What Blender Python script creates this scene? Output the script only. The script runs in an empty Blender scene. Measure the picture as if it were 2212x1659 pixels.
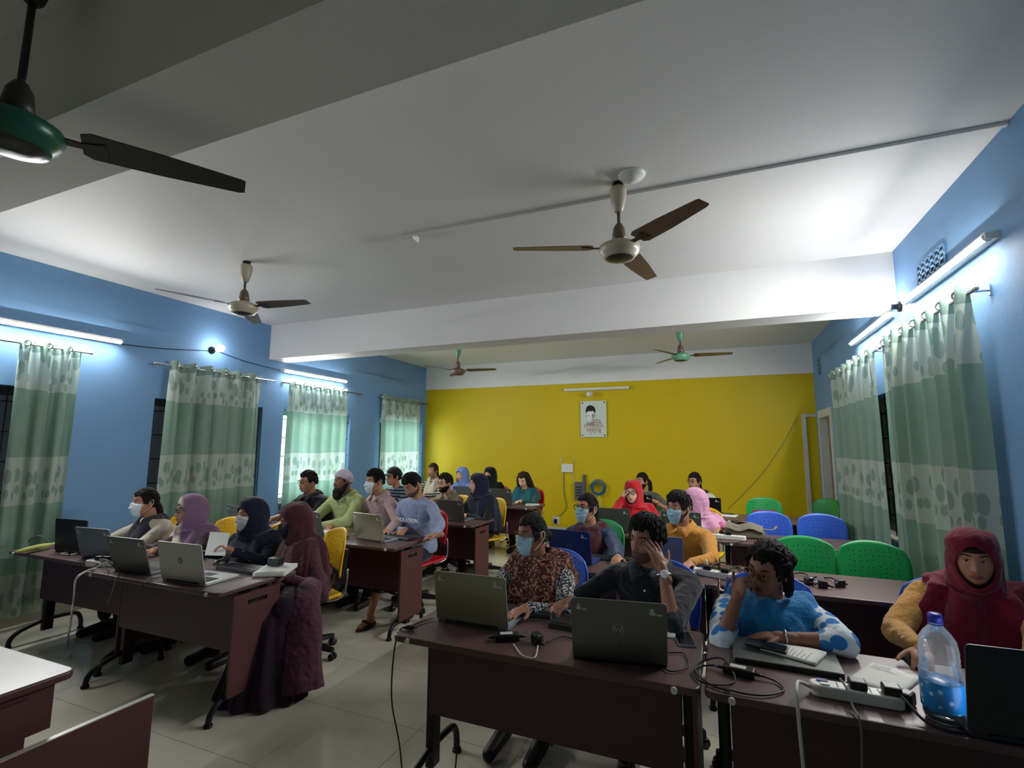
import bpy, math, random
import numpy as np
from mathutils import Vector, Matrix, noise
random.seed(7)
S = bpy.context.scene
COL = S.collection
PI = math.pi
# ------------------------------------------------------------------ camera
W, H = 2212, 1659
YAW, PITCH, ROLL, FPX, CH = 0.3936, 0.1258, 0.0056, 1067.8, 1.6
_cy, _sy, _cp, _sp = math.cos(YAW), math.sin(YAW), math.cos(PITCH), math.sin(PITCH)
_f = Vector((-_sy*_cp, _cy*_cp, _sp)); _r = Vector((_cy, _sy, 0)); _u = _r.cross(_f)
_R = math.cos(ROLL)*_r + math.sin(ROLL)*_u; _U = -math.sin(ROLL)*_r + math.cos(ROLL)*_u
cam = bpy.data.cameras.new('camera'); camo = bpy.data.objects.new('camera', cam); COL.objects.link(camo)
cam.sensor_fit = 'HORIZONTAL'; cam.sensor_width = 36; cam.lens = 36*FPX/W; cam.clip_start = .05; cam.clip_end = 100
M = Matrix.Identity(4)
for i in range(3): M[i][0], M[i][1], M[i][2] = _R[i], _U[i], -_f[i]
M[2][3] = CH
camo.matrix_world = M
S.camera = camo
def K(px, py, x=None, y=None, z=None):
    """photo pixel -> point where its ray meets a plane x=, y= or z= in the room"""
    d = _f + _R*((px-W/2)/FPX) + _U*((H/2-py)/FPX)
    if z is not None: t = (z-CH)/d.z
    elif y is not None: t = y/d.y
    else: t = x/d.x
    return Vector((d.x*t, d.y*t, CH+d.z*t))
# ------------------------------------------------------------------ world, exposure
wd = bpy.data.worlds.new('sky'); S.world = wd; wd.use_nodes = True
bg = wd.node_tree.nodes['Background']; bg.inputs[0].default_value = (.80, .90, 1.0, 1); bg.inputs[1].default_value = 2.6
S.view_settings.view_transform = 'Standard'; S.view_settings.look = 'None'
S.view_settings.gamma = 1; S.view_settings.use_curve_mapping = False
S.view_settings.exposure = 2.5
TUBE_E, BULB_E = 80.0, 11.0
S.cycles.max_bounces = 10; S.cycles.diffuse_bounces = 5; S.cycles.transparent_max_bounces = 12
# ------------------------------------------------------------------ materials
def lin(c):
    if isinstance(c, str): c = tuple(int(c[i:i+2], 16)/255 for i in (0, 2, 4))
    return tuple(((v/12.92) if v <= .04045 else ((v+.055)/1.055)**2.4) for v in c)
MATS = {}
class NT:
    def __init__(s, name):
        s.m = bpy.data.materials.new(name); s.m.use_nodes = True; s.t = s.m.node_tree; s.n = s.t.nodes; s.b = s.n['Principled BSDF']
    def new(s, ty, **kw):
        n = s.n.new(ty)
        for k, v in kw.items(): setattr(n, k, v)
        return n
    def link(s, a, b): s.t.links.new(a, b)
    def val(s, sock, v):
        if hasattr(v, 'links') or hasattr(v, 'is_output'): s.link(v, sock)
        else: sock.default_value = v
    def math(s, op, a, b=0., clamp=False):
        n = s.new('ShaderNodeMath', operation=op, use_clamp=clamp); s.val(n.inputs[0], a); s.val(n.inputs[1], b); return n.outputs[0]
    def mix(s, f, a, b):
        n = s.new('ShaderNodeMix', data_type='RGBA'); s.val(n.inputs[0], f)
        for i, c in ((6, a), (7, b)):
            if isinstance(c, tuple): n.inputs[i].default_value = (*c[:3], 1)
            else: s.link(c, n.inputs[i])
        return n.outputs[2]
    def co(s, kind='Object', scale=None):
        c = s.new('ShaderNodeTexCoord').outputs[kind]
        if scale:
            mp = s.new('ShaderNodeMapping'); s.link(c, mp.inputs[0]); mp.inputs['Scale'].default_value = scale; return mp.outputs[0]
        return c
    def noise(s, vec, sc, detail=3., rough=.55):
        n = s.new('ShaderNodeTexNoise'); s.link(vec, n.inputs['Vector']); n.inputs['Scale'].default_value = sc; n.inputs['Detail'].default_value = detail; n.inputs['Roughness'].default_value = rough
        return n.outputs[0]
    def voro(s, vec, sc, rnd=1., feat='F1', dim='3D'):
        n = s.new('ShaderNodeTexVoronoi', feature=feat, voronoi_dimensions=dim); s.link(vec, n.inputs['Vector']); n.inputs['Scale'].default_value = sc
        n.inputs['Randomness'].default_value = rnd; return n
    def ramp(s, f, a, b):
        n = s.new('ShaderNodeMapRange'); s.val(n.inputs[0], f); n.inputs[1].default_value = a; n.inputs[2].default_value = b; return n.outputs[0]
    def bump(s, h, st, dist=.01):
        n = s.new('ShaderNodeBump'); s.link(h, n.inputs['Height']); n.inputs['Strength'].default_value = st; n.inputs['Distance'].default_value = dist
        s.link(n.outputs[0], s.b.inputs['Normal'])
    def color(s, c):
        if isinstance(c, tuple): s.b.inputs['Base Color'].default_value = (*c[:3], 1)
        else: s.link(c, s.b.inputs['Base Color'])
    def set(s, rough=None, metal=None, spec=None, **kw):
        if rough is not None: s.b.inputs['Roughness'].default_value = rough
        if metal is not None: s.b.inputs['Metallic'].default_value = metal
        if spec is not None: s.b.inputs['Specular IOR Level'].default_value = spec
        for k, v in kw.items(): s.b.inputs[k].default_value = v
def mat(name, c, rough=.6, metal=0, spec=.4, var=.12, vs=6., bump=0., bs=40., bd=.004, sheen=0, stretch=None):
    if name in MATS: return MATS[name]
    t = NT(name); c = lin(c)
    v = t.co('Object', stretch)
    t.color(t.mix(t.noise(v, vs), tuple(x*(1-var) for x in c), tuple(min(1, x*(1+var)) for x in c)))
    t.set(rough, metal, spec)
    if sheen: t.b.inputs['Sheen Weight'].default_value = sheen
    if bump: t.bump(t.noise(v, bs, 4.), bump, bd)
    MATS[name] = t.m; return t.m
def emit(name, c, e):
    t = NT(name); t.color((.9, .9, .9)); t.b.inputs['Emission Color'].default_value = (*c, 1); t.b.inputs['Emission Strength'].default_value = e
    MATS[name] = t.m; return t.m
def fabric(name, c, bump=.6, bs=26., var=.22, rough=.85):
    return mat(name, c, rough, 0, .15, var, 9., bump, bs, .02, .2)
def pattern(name, kind, c1, c2, sc=20., thr=.4, c3=None):
    if name in MATS: return MATS[name]
    t = NT(name); a, b = lin(c1), lin(c2); v = t.co('Object')
    if kind == 'dots': f = t.ramp(t.voro(v, sc, .55).outputs[0], thr, thr-.06)
    elif kind == 'leopard':
        n = t.noise(v, sc, 2.); f = t.ramp(n, thr, thr+.06)
    elif kind == 'stripe':
        sx = t.new('ShaderNodeSeparateXYZ'); t.link(v, sx.inputs[0]); f = t.ramp(t.math('SINE', t.math('MULTIPLY', sx.outputs[2], sc)), thr, thr+.15)
    elif kind == 'twotone':
        sx = t.new('ShaderNodeSeparateXYZ'); t.link(v, sx.inputs[0]); f = t.ramp(t.math('ADD', sx.outputs[1], t.math('MULTIPLY', sx.outputs[0], sc)), thr, thr-.015)
    elif kind == 'flower': f = t.ramp(t.voro(v, sc, 1.).outputs[0], thr, thr-.12)
    base = t.mix(f, a, b)
    if c3: base = t.mix(t.ramp(t.voro(v, sc*1.3, 1.).outputs[0], thr*.8, thr*.8-.08), base, lin(c3))
    t.color(base); t.set(.85, 0, .15); t.bump(t.noise(v, 26, 4.), .35, .02); MATS[name] = t.m; return t.m
def hairmat(name, c):
    if name in MATS: return MATS[name]
    t = NT(name); c = lin(c); v = t.co('Object', (9, 9, 3.2))
    n = t.noise(v, 16., 5., .7)
    t.color(t.mix(n, tuple(x*.5 for x in c), tuple(x*1.7 for x in c))); t.set(.6, 0, .22); t.bump(n, .9, .012); MATS[name] = t.m; return t.m
def skinmat(name, c):
    if name in MATS: return MATS[name]
    t = NT(name); c = lin(c); v = t.co('Object')
    t.color(t.mix(t.noise(v, 14., 3.), tuple(x*.88 for x in c), (min(1, c[0]*1.14), c[1]*1.08, c[2]*1.06))); t.set(.52, 0, .35)
    t.b.inputs['Subsurface Weight'].default_value = .08; t.b.inputs['Subsurface Radius'].default_value = (.012, .005, .003)
    t.bump(t.noise(v, 220., 2.), .08, .002); MATS[name] = t.m; return t.m
# ------------------------------------------------------------------ mesh builder
def V3(p): return (float(p[0]), float(p[1]), float(p[2]))
class MB:
    def __init__(s): s.v = []; s.f = []; s.m = []
    def add(s, vs, fs, mi=0):
        o = len(s.v); s.v += [V3(p) for p in vs]; s.f += [tuple(i+o for i in f) for f in fs]; s.m += [mi]*len(fs); return s
    def box(s, c, d, rot=None, mi=0):
        hx, hy, hz = d[0]/2, d[1]/2, d[2]/2
        vs = [Vector((x, y, z)) for x in (-hx, hx) for y in (-hy, hy) for z in (-hz, hz)]
        if rot is not None: vs = [rot @ p for p in vs]
        c = Vector(c)
        return s.add([p+c for p in vs], [(0,1,3,2),(4,6,7,5),(0,4,5,1),(2,3,7,6),(0,2,6,4),(1,5,7,3)], mi)
    def bb(s, x0, x1, y0, y1, z0, z1, mi=0): return s.box(((x0+x1)/2, (y0+y1)/2, (z0+z1)/2), (abs(x1-x0), abs(y1-y0), abs(z1-z0)), None, mi)
    def prism(s, poly, fn, t0, t1, mi=0):
        """poly 2D outline; fn(u,v,t)->3D"""
        n = len(poly); vs = [fn(u, v, t0) for u, v in poly]+[fn(u, v, t1) for u, v in poly]
        fs = [tuple(range(n-1, -1, -1)), tuple(range(n, 2*n))]+[(i, (i+1) % n, n+(i+1) % n, n+i) for i in range(n)]
        return s.add(vs, fs, mi)
    def tube(s, pts, r, n=8, mi=0, cap=True, flat=None):
        pts = [Vector(p) for p in pts]; k = len(pts); rs = r if isinstance(r, (list, tuple)) else [r]*k
        vs = []; up = None
        for i, p in enumerate(pts):
            d = (pts[min(i+1, k-1)]-pts[max(i-1, 0)])
            d = d.normalized() if d.length > 1e-9 else Vector((0, 0, 1))
            if up is None: up = Vector((0, 0, 1)) if abs(d.z) < .9 else Vector((1, 0, 0))
            a = (up-d*up.dot(d)); a = a.normalized() if a.length > 1e-6 else d.orthogonal().normalized(); up = a; b = d.cross(a)
            for j in range(n):
                t = 2*PI*j/n; vs.append(p+(a*math.cos(t)*(flat or 1)+b*math.sin(t))*rs[i])
        fs = [(i*n+j, i*n+(j+1) % n, (i+1)*n+(j+1) % n, (i+1)*n+j) for i in range(k-1) for j in range(n)]
        if cap: fs += [tuple(range(n-1, -1, -1)), tuple(range((k-1)*n, k*n))]
        return s.add(vs, fs, mi)
    def lathe(s, prof, n=20, c=(0, 0, 0), mi=0, rot=None):
        vs = []; k = len(prof); c = Vector(c)
        for r, z in prof:
            for j in range(n):
                t = 2*PI*j/n; p = Vector((r*math.cos(t), r*math.sin(t), z)); vs.append(c+(rot @ p if rot is not None else p))
        fs = [(i*n+j, i*n+(j+1) % n, (i+1)*n+(j+1) % n, (i+1)*n+j) for i in range(k-1) for j in range(n)]
        fs += [tuple(range(n-1, -1, -1)), tuple(range((k-1)*n, k*n))]
        return s.add(vs, fs, mi)
    def ell(s, c, r, rot=None, n=14, k=9, mi=0):
        vs = []; c = Vector(c)
        for i in range(1, k):
            ph = -PI/2+PI*i/k
            for j in range(n):
                t = 2*PI*j/n; p = Vector((r[0]*math.cos(ph)*math.cos(t), r[1]*math.cos(ph)*math.sin(t), r[2]*math.sin(ph)))
                vs.append(c+(rot @ p if rot is not None else p))
        a = Vector((0, 0, -r[2])); b = Vector((0, 0, r[2]))
        vs += [c+(rot @ a if rot is not None else a), c+(rot @ b if rot is not None else b)]; A = (k-1)*n
        fs = [(i*n+j, i*n+(j+1) % n, (i+1)*n+(j+1) % n, (i+1)*n+j) for i in range(k-2) for j in range(n)]
        fs += [(A, (j+1) % n, j) for j in range(n)]+[(A+1, (k-2)*n+j, (k-2)*n+(j+1) % n) for j in range(n)]
        return s.add(vs, fs, mi)
    def torus(s, c, R, r, rot=None, n=20, k=6, mi=0, a0=0, a1=2*PI):
        full = abs(a1-a0-2*PI) < 1e-6; c = Vector(c); pts = []
        for i in range(n+(0 if full else 1)):
            t = a0+(a1-a0)*i/n; p = Vector((R*math.cos(t), R*math.sin(t), 0)); pts.append((p, Vector((math.cos(t), math.sin(t), 0))))
        vs = []
        for p, d in pts:
            for j in range(k):
                t = 2*PI*j/k; q = p+d*r*math.cos(t)+Vector((0, 0, r*math.sin(t))); vs.append(c+(rot @ q if rot is not None else q))
        m = len(pts); fs = [(i*k+j, ((i+1) % m)*k+j, ((i+1) % m)*k+(j+1) % k, i*k+(j+1) % k) for i in range(m if full else m-1) for j in range(k)]
        return s.add(vs, fs, mi)
    def grid(s, rows, close=False, mi=0):
        n = len(rows[0]); vs = [p for r in rows for p in r]; k = len(rows)
        fs = [(i*n+j, i*n+(j+1) % n, (i+1)*n+(j+1) % n, (i+1)*n+j) for i in range(k-1) for j in range(n if close else n-1)]
        return s.add(vs, fs, mi)
    def mesh(s, name, mats, smooth=False):
        me = bpy.data.meshes.new(name); me.from_pydata(s.v, [], s.f)
        for m in (mats if isinstance(mats, (list, tuple)) else [mats]): me.materials.append(MATS[m] if isinstance(m, str) else m)
        if any(s.m): me.polygons.foreach_set('material_index', s.m)
        if smooth: me.polygons.foreach_set('use_smooth', [True]*len(me.polygons))
        me.update(); return me
def tag(o, label=None, cat=None, group=None, kind=None):
    if label: o['label'] = label
    if cat: o['category'] = cat
    if group: o['group'] = group
    if kind: o['kind'] = kind
    return o
def place(name, me, parent=None, loc=None, rot=None):
    o = bpy.data.objects.new(name, me); COL.objects.link(o); o.parent = parent
    if loc is not None: o.location = loc
    if rot is not None: o.rotation_euler = rot
    return o
def obj(name, mb, mats, parent=None, smooth=False, bevel=0, seg=2, loc=None, rot=None):
    o = place(name, mb.mesh(name, mats, smooth), parent, loc, rot)
    if bevel:
        b = o.modifiers.new('bevel', 'BEVEL'); b.width = bevel; b.segments = seg; b.limit_method = 'ANGLE'; b.angle_limit = .7
    return o
def thing(name, label, cat, loc=(0, 0, 0), rz=0, group=None):
    o = bpy.data.objects.new(name, None); COL.objects.link(o); o.location = loc; o.rotation_euler = (0, 0, rz); o.empty_display_size = .1
    return tag(o, label, cat, group)
def struct(name, mb, mats, parent=None, **kw):
    o = obj(name, mb, mats, parent, **kw)
    if parent is None: o['kind'] = 'structure'
    return o
def crom(P, n):
    """Catmull-Rom through points, n samples per span"""
    P = [Vector(p) for p in P]; out = []
    for i in range(len(P)-1):
        p0, p1, p2, p3 = P[max(i-1, 0)], P[i], P[i+1], P[min(i+2, len(P)-1)]
        for j in range(n):
            t = j/n; out.append(.5*((2*p1)+(p2-p0)*t+(2*p0-5*p1+4*p2-p3)*t*t+(3*p1-p0-3*p2+p3)*t**3))
    out.append(P[-1]); return out
def rrect(w, h, r, n=5, cx=0, cy=0):
    out = []
    for sx, sy, a in ((1, 1, 0), (-1, 1, 90), (-1, -1, 180), (1, -1, 270)):
        for i in range(n+1):
            t = math.radians(a+90*i/n); out.append((cx+sx*(w/2-r)+r*math.cos(t), cy+sy*(h/2-r)+r*math.sin(t)))
    return out
def textmesh(body, size, name='text'):
    """flat lettering converted to mesh data, centred, in the local xy plane"""
    c = bpy.data.curves.new(name, 'FONT'); c.body = body; c.size = size; c.align_x = 'CENTER'; c.align_y = 'CENTER'; c.resolution_u = 2; c.extrude = .0004
    o = bpy.data.objects.new(name, c); COL.objects.link(o); dg = bpy.context.evaluated_depsgraph_get()
    me = bpy.data.meshes.new_from_object(o.evaluated_get(dg)); bpy.data.objects.remove(o); bpy.data.curves.remove(c); return me
# ================================================================== THE ROOM
XL, XR, YF, YN, ZC, ZB = -5.84, 1.47, 9.2, -1.9, 3.30, 2.81
B0, B1 = (.92, 1.25), (5.07, 5.39)
def plaster(name, c, var=.07, rough=.62):
    t = NT(name); c = lin(c); v = t.co('Object')
    n = t.noise(v, 1.3, 4.); n2 = t.noise(v, 60., 3.)
    t.color(t.mix(n, tuple(x*(1-var) for x in c), tuple(min(1, x*(1+var)) for x in c))); t.set(rough, 0, .3); t.bump(n2, .12, .004); MATS[name] = t.m
plaster('blue_paint', '7099c2'); plaster('yellow_paint', 'cdb402', .05, .5); plaster('white_paint', 'e0e0de', .04); plaster('ceiling_paint', 'dededb', .05)
plaster('near_paint', '9c9a80', .06)
def floor_tile():
    t = NT('floor_tile'); v = t.co('Object')
    g = t.new('ShaderNodeNewGeometry'); n = t.noise(g.outputs['Position'], 2.2, 5.); n2 = t.noise(g.outputs['Position'], 70., 3.)
    c = t.mix(n, lin('cdc9b6'), lin('dcd8c6')); oi = t.new('ShaderNodeObjectInfo')
    c = t.mix(t.math('MULTIPLY', oi.outputs['Random'], .25), c, lin('d2ccb6')); c = t.mix(t.math('MULTIPLY', n2, .25), c, lin('b8b3a0'))
    t.color(c); t.set(.16, 0, .5); MATS['floor_tile'] = t.m
floor_tile()
mat('grout', 'b4af9b', .8); mat('skirting', 'b9b6a8', .4)
mat('alu', 'a9adb0', .35, .7, .5, .04); mat('alu_dark', '3c3f42', .45, .4); mat('steel', 'b9bcc0', .25, .9, .5, .03); mat('iron', '1d1d20', .5, .3)
mat('white_plastic', 'dcdcd6', .4, 0, .5, .03); mat('black_plastic', '131315', .38, 0, .5, .05); mat('grey_plastic', '55585c', .45, 0, .5, .05)
mat('door_wood', '77746a', .55, 0, .3, .14, 8., .2, 20., .004, 0, (6, 6, .6)); mat('door_frame', 'c9cbc6', .45)
def glass(name, tint, rough=.02):
    t = NT(name); out = t.n['Material Output']; t.n.remove(t.b)
    tr = t.new('ShaderNodeBsdfTransparent'); tr.inputs[0].default_value = (*tint, 1); gl = t.new('ShaderNodeBsdfGlossy'); gl.inputs['Roughness'].default_value = rough
    fr = t.new('ShaderNodeFresnel'); fr.inputs[0].default_value = 1.45; mx = t.new('ShaderNodeMixShader')
    t.link(fr.outputs[0], mx.inputs[0]); t.link(tr.outputs[0], mx.inputs[1]); t.link(gl.outputs[0], mx.inputs[2]); t.link(mx.outputs[0], out.inputs[0]); MATS[name] = t.m
glass('glass_clear', (.93, .96, .95)); glass('glass_dark', (.035, .037, .04))  # near-black tint puts the shaded outside into the dark windows' panes
# ---- floor: slab and tiles
TS, GAP = .6, .003
fl = struct('floor', MB().bb(XL-.25, XR+.25, YN-.25, YF+.25, -.12, -.004), 'grout')
tm = MB().bb(-TS/2+GAP/2, TS/2-GAP/2, -TS/2+GAP/2, TS/2-GAP/2, -.004, 0).mesh('tile', 'floor_tile')
nx, ny = math.ceil((XR-XL)/TS), math.ceil((YF-.0)/TS)+4
for i in range(nx):
    for j in range(ny):
        cx, cy = XL+TS*(i+.5), YF-TS*(j+.5)
        if cy > YN-.3: place('tile', tm, fl, (cx, cy, 0))
# ---- walls with openings
def wall_x(name, x0, x1, y0, y1, holes, m):
    mb = MB(); hs = sorted(holes); y = y0
    for a, b, c, d in hs:
        mb.bb(x0, x1, y, a, 0, ZC)
        if c > .01: mb.bb(x0, x1, a, b, 0, c)
        mb.bb(x0, x1, a, b, d, ZC); y = b
    mb.bb(x0, x1, y, y1, 0, ZC); return struct(name, mb, m)
WL = [(1.30, 2.72), (3.58, 5.02), (5.38, 6.81), (7.62, 9.07)]; WR = [(3.78, 5.10), (5.60, 7.30)]; DOOR = (8.06, 8.92)
ZW0, ZW1 = .76, 2.12
wall_x('wall_left', XL-.22, XL, YN-.25, YF+.25, [(a, b, ZW0, ZW1) for a, b in WL], 'blue_paint')
VENT = (4.06, 4.56, 2.80, 2.98); VENT2 = (8.50, 8.72, 2.70, 2.95)
mbw = MB()
wall_x('wall_right', XR, XR+.22, YN-.25, YF+.25, [(a, b, ZW0, ZW1) for a, b in WR]+[(DOOR[0], DOOR[1], 0, 2.12)], 'blue_paint')
struct('wall_back', MB().bb(XL-.22, XR+.22, YF, YF+.22, 0, ZC), 'yellow_paint')
struct('wall_front', MB().bb(XL-.22, XR+.22, YN-.22, YN, 0, ZC), 'near_paint')
struct('ceiling', MB().bb(XL-.25, XR+.25, YN-.25, YF+.25, ZC, ZC+.15), 'ceiling_paint')
struct('trim_1', MB().bb(XL, XR, *B1, ZB, ZC), 'white_paint')      # cross beam
struct('trim_2', MB().bb(XL, XR, *B0, ZB, ZC), 'white_paint')      # cross beam near the camera
struct('trim_3', MB().bb(XL, XR, YF-.03, YF, ZB, ZC), 'white_paint')  # white beam face above the yellow wall
struct('baseboard_left', MB().bb(XL, XL+.012, YN, YF, 0, .10), 'skirting')
struct('baseboard_back', MB().bb(XL, XR, YF-.012, YF, 0, .10), 'skirting')
struct('baseboard_right', MB().bb(XR-.012, XR, YN, DOOR[0]-.06, 0, .10), 'skirting')
# ---- windows: frame, sliding panes, security grill, sill
def window(n, xi, side, y0, y1, dark):
    """xi inner wall face, side -1 = left wall (outside towards -x)"""
    root = bpy.data.objects.new('window_%d' % n, None); COL.objects.link(root); root['kind'] = 'structure'
    xo = xi+side*.15
    mb = MB(); fw = .045
    for a, b, c, d in ((y0, y1, ZW0, ZW0+fw), (y0, y1, ZW1-fw, ZW1), (y0, y0+fw, ZW0, ZW1), (y1-fw, y1, ZW0, ZW1)): mb.bb(xo-.03, xo+.03, a, b, c, d)
    obj('window_frame', mb, 'alu_dark' if dark else 'alu', root)
    ym = (y0+y1)/2
    for k, (a, b) in enumerate(((y0+fw, ym+.03), (ym-.03, y1-fw))):
        xx = xo+side*(.012 if k else -.012); mb = MB()
        for p in ((a, b, ZW0+fw, ZW0+fw+.035), (a, b, ZW1-fw-.035, ZW1-fw), (a, a+.035, ZW0+fw, ZW1-fw), (b-.035, b, ZW0+fw, ZW1-fw)): mb.bb(xx-.01, xx+.01, *p)
        s = obj('sash', mb, 'alu_dark' if dark else 'alu', root)
        obj('pane', MB().bb(xx-.003, xx+.003, a+.03, b-.03, ZW0+fw+.03, ZW1-fw-.03), 'glass_dark' if dark else 'glass_clear', s)
    xg = xi+side*.05
    for k in range(5):
        zz = ZW0+.14+.27*k; obj('grill_bar', MB().bb(xg-.004, xg+.004, y0, y1, zz-.006, zz+.006), 'iron', root)
    for k in range(9):
        yy = y0+.03+(y1-y0-.06)*k/8; obj('grill_bar', MB().tube([(xg, yy, ZW0), (xg, yy, ZW1)], .005, 6), 'iron', root)
    obj('window_sill', MB().bb(xi-side*.025, xi+side*.12, y0-.0, y1+.0, ZW0-.0, ZW0+.02), 'skirting', root)
for i, (a, b) in enumerate(WL): window(i+1, XL, -1, a, b, i in (0, 1))
for i, (a, b) in enumerate(WR): window(i+5, XR, 1, a, b, True)
# ---- door in the right wall
dr = bpy.data.objects.new('door_1', None); COL.objects.link(dr); dr['kind'] = 'structure'
lf = obj('door_leaf', MB().bb(XR+.09, XR+.13, DOOR[0]+.05, DOOR[1]-.05, .01, 2.06), 'door_wood', dr)
for z0, z1 in ((.15, .75), (.86, 1.0), (1.12, 1.92)):
    for y0, y1 in ((DOOR[0]+.13, (sum(DOOR))/2-.03), (sum(DOOR)/2+.03, DOOR[1]-.13)):
        obj('door_panel', MB().bb(XR+.078, XR+.092, y0, y1, z0, z1), 'door_wood', lf, bevel=.006)
obj('door_handle', MB().tube([(XR+.09, DOOR[0]+.1, 1.02), (XR+.05, DOOR[0]+.1, 1.02), (XR+.05, DOOR[0]+.2, 1.02)], .009), 'steel', lf, True)
for a, b, c, d in ((DOOR[0]-.045, DOOR[0]+.05, 0, 2.17), (DOOR[1]-.05, DOOR[1]+.045, 0, 2.17), (DOOR[0]+.05, DOOR[1]-.05, 2.06, 2.17)):
    obj('door_frame', MB().bb(XR-.02, XR+.16, a, b, c, d), 'door_frame', dr)
t = thing('cable_trunking', 'white cable trunking framing the yellow wall beside the door', 'trunking', (1.29, YF, 0))
obj('upright', MB().bb(-.03, .03, -.03, -.001, .1, 2.15), 'door_frame', t, bevel=.004); obj('crosspiece', MB().bb(.03, .18, -.03, -.001, 2.10, 2.15), 'door_frame', t, bevel=.004)
# ---- vents in the right wall: perforated blocks
def vent(y0, y1, z0, z1, ny, nz, lab):
    r = thing('wall_vent', lab, 'vent', (XR, (y0+y1)/2, z0)); w = y1-y0; h = z1-z0
    mb = MB(); sy = w/ny; sz = h/nz
    for k in range(nz+1): mb.bb(-.012, .0, -w/2, w/2, k*sz-.008, k*sz+.008)
    for k in range(ny+1): mb.bb(-.012, .0, -w/2+k*sy-.011, -w/2+k*sy+.011, 0, h)
    obj('grating', mb, 'blue_paint', r); obj('dark_backing', MB().bb(-.004, -.001, -w/2, w/2, 0, h), 'iron', r)  # dark sheet stands for shade in the openings; wall behind is solid
vent(*VENT, 6, 4, 'blue perforated wall vent above the brighter right tube lamp')
vent(*VENT2, 2, 4, 'small dim wall vent above the door by the yellow wall')
# ---- lamps
emit('tube_glow', (1.0, .985, .97), TUBE_E); emit('bulb_glow', (1., .96, .98), BULB_E)
def tube_light(p0, p1, out, lab, lit=True):
    p0, p1 = Vector(p0), Vector(p1); d = (p1-p0).normalized(); out = Vector(out); c = (p0+p1)/2
    r = thing('tube_light', lab, 'lamp', c, 0, None); L = (p1-p0).length; up = Vector((0, 0, 1))
    rot = Matrix((d, out, up)).transposed()
    obj('batten', MB().box(rot @ Vector((0, .015, 0)), (L, .03, .045), rot), 'white_plastic', r)
    for s in (-1, 1): obj('end_cap', MB().box(rot @ Vector((s*(L/2-.012), .045, 0)), (.026, .036, .042), rot), 'grey_plastic' if not lit else 'white_plastic', r, bevel=.006)
    arc = [(.040+.034*math.cos(a), .033*math.sin(a)) for a in [-1.05+.9*i/12 for i in range(13)]]     # glowing arc cut short and turned down to spare ceiling and wall
    mb = MB().grid([[rot @ Vector((e*(L/2-.02), u+.0015, v)) for u, v in arc] for e in (1, -1)])
    obj('diffuser', mb, 'tube_glow' if lit else 'white_plastic', r, True)
    pr = [(.03, -.030), (.04, -.032)]+arc+[(.060, .022), (.03, .022)]
    obj('light_shield', MB().prism(pr, lambda u, v, t: rot @ Vector((t, u, v)), -L/2+.015, L/2-.015), 'white_plastic', r)  # opaque backing added to block the glow behind the arc
tube_light((XL, 1.93, 2.68), (XL, 3.17, 2.68), (1, 0, 0), 'lit tube lamp above the curtain at far left edge')
tube_light((XL, 5.28, 2.685), (XL, 6.62, 2.685), (1, 0, 0), 'lit tube lamp on blue wall below the cross beam')
tube_light((XR, 3.40, 2.77), (XR, 4.75, 2.77), (-1, 0, 0), 'lit tube lamp above the near right curtain')
tube_light((XR, 5.16, 2.765), (XR, 6.46, 2.765), (-1, 0, 0), 'lit tube lamp above the farther right curtain')
tube_light((-2.73, YF, 2.69), (-1.45, YF, 2.69), (0, -1, 0), 'unlit white tube lamp on the yellow wall', False)
def bulb(base, d, lab, lit=True, r=.045):
    d = Vector(d).normalized(); rt = thing('bulb_lamp', lab, 'lamp', base); rot = Vector((0, 0, 1)).rotation_difference(d).to_matrix()
    obj('holder', MB().lathe([(.001, 0), (.045, 0), (.045, .015), (.024, .02), (.022, .07), (.026, .075), (.001, .078)], 18, rot=rot), 'black_plastic' if lit else 'white_plastic', rt, True)
    obj('bulb', MB().lathe([(.016, .07), (.02, .085), (r*.8, .11), (r, .14), (r*.92, .165), (r*.55, .19), (.001, .198)], 20, rot=rot), 'bulb_glow' if lit else 'white_plastic', rt, True)
bulb((XL, 4.20, 2.78), (1, .1, .12), 'lit round bulb on the blue wall above the wide curtain')
bulb((XR, 5.00, 2.79), (-1, -.12, .02), 'lit round bulb at the right end of the cross beam', r=.05)
bulb((-2.20, YF, 2.60), (0, -1, -.15), 'unlit white bulb under the tube lamp on yellow wall', False, .05)
# ---- cables on the walls
def cable(name, pts, r, m, lab=None, cat='cable', parent=None, n=6, seg=6):
    o = obj(name, MB().tube(crom(pts, seg), r, n), m, parent, True)
    if lab: tag(o, lab, cat)
    return o
mat('cable_black', '0f0f10', .5); mat('cable_white', 'c9c9c0', .5); mat('cable_blue', '2b5f8f', .5); mat('cable_grey', '6a6a6c', .5)
cable('lamp_wire', [(XL+.012, 3.18, 2.66), (XL+.012, 3.6, 2.69), (XL+.012, 4.15, 2.765)], .004, 'cable_black', 'thin black wire from left tube lamp to the bulb')
cable('lamp_wire', [(XL+.012, 4.28, 2.78), (XL+.012, 4.7, 2.715), (XL+.012, 5.27, 2.68)], .004, 'cable_black', 'thin black wire from the bulb to the beam-side tube lamp')
cable('wall_wire', [K(1722, 900, y=YF-.01), K(1690, 960, y=YF-.01), K(1640, 1030, y=YF-.01), K(1572, 1100, y=YF-.01)], .0035, 'cable_grey', 'thin grey wire hanging diagonally across the yellow wall')
o = obj('ceiling_conduit', MB().bb(-2.2, XR, 3.19, 3.22, ZC-.02, ZC), 'white_paint', bevel=.003); tag(o, 'long straight white conduit running across the ceiling', 'conduit')
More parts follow.
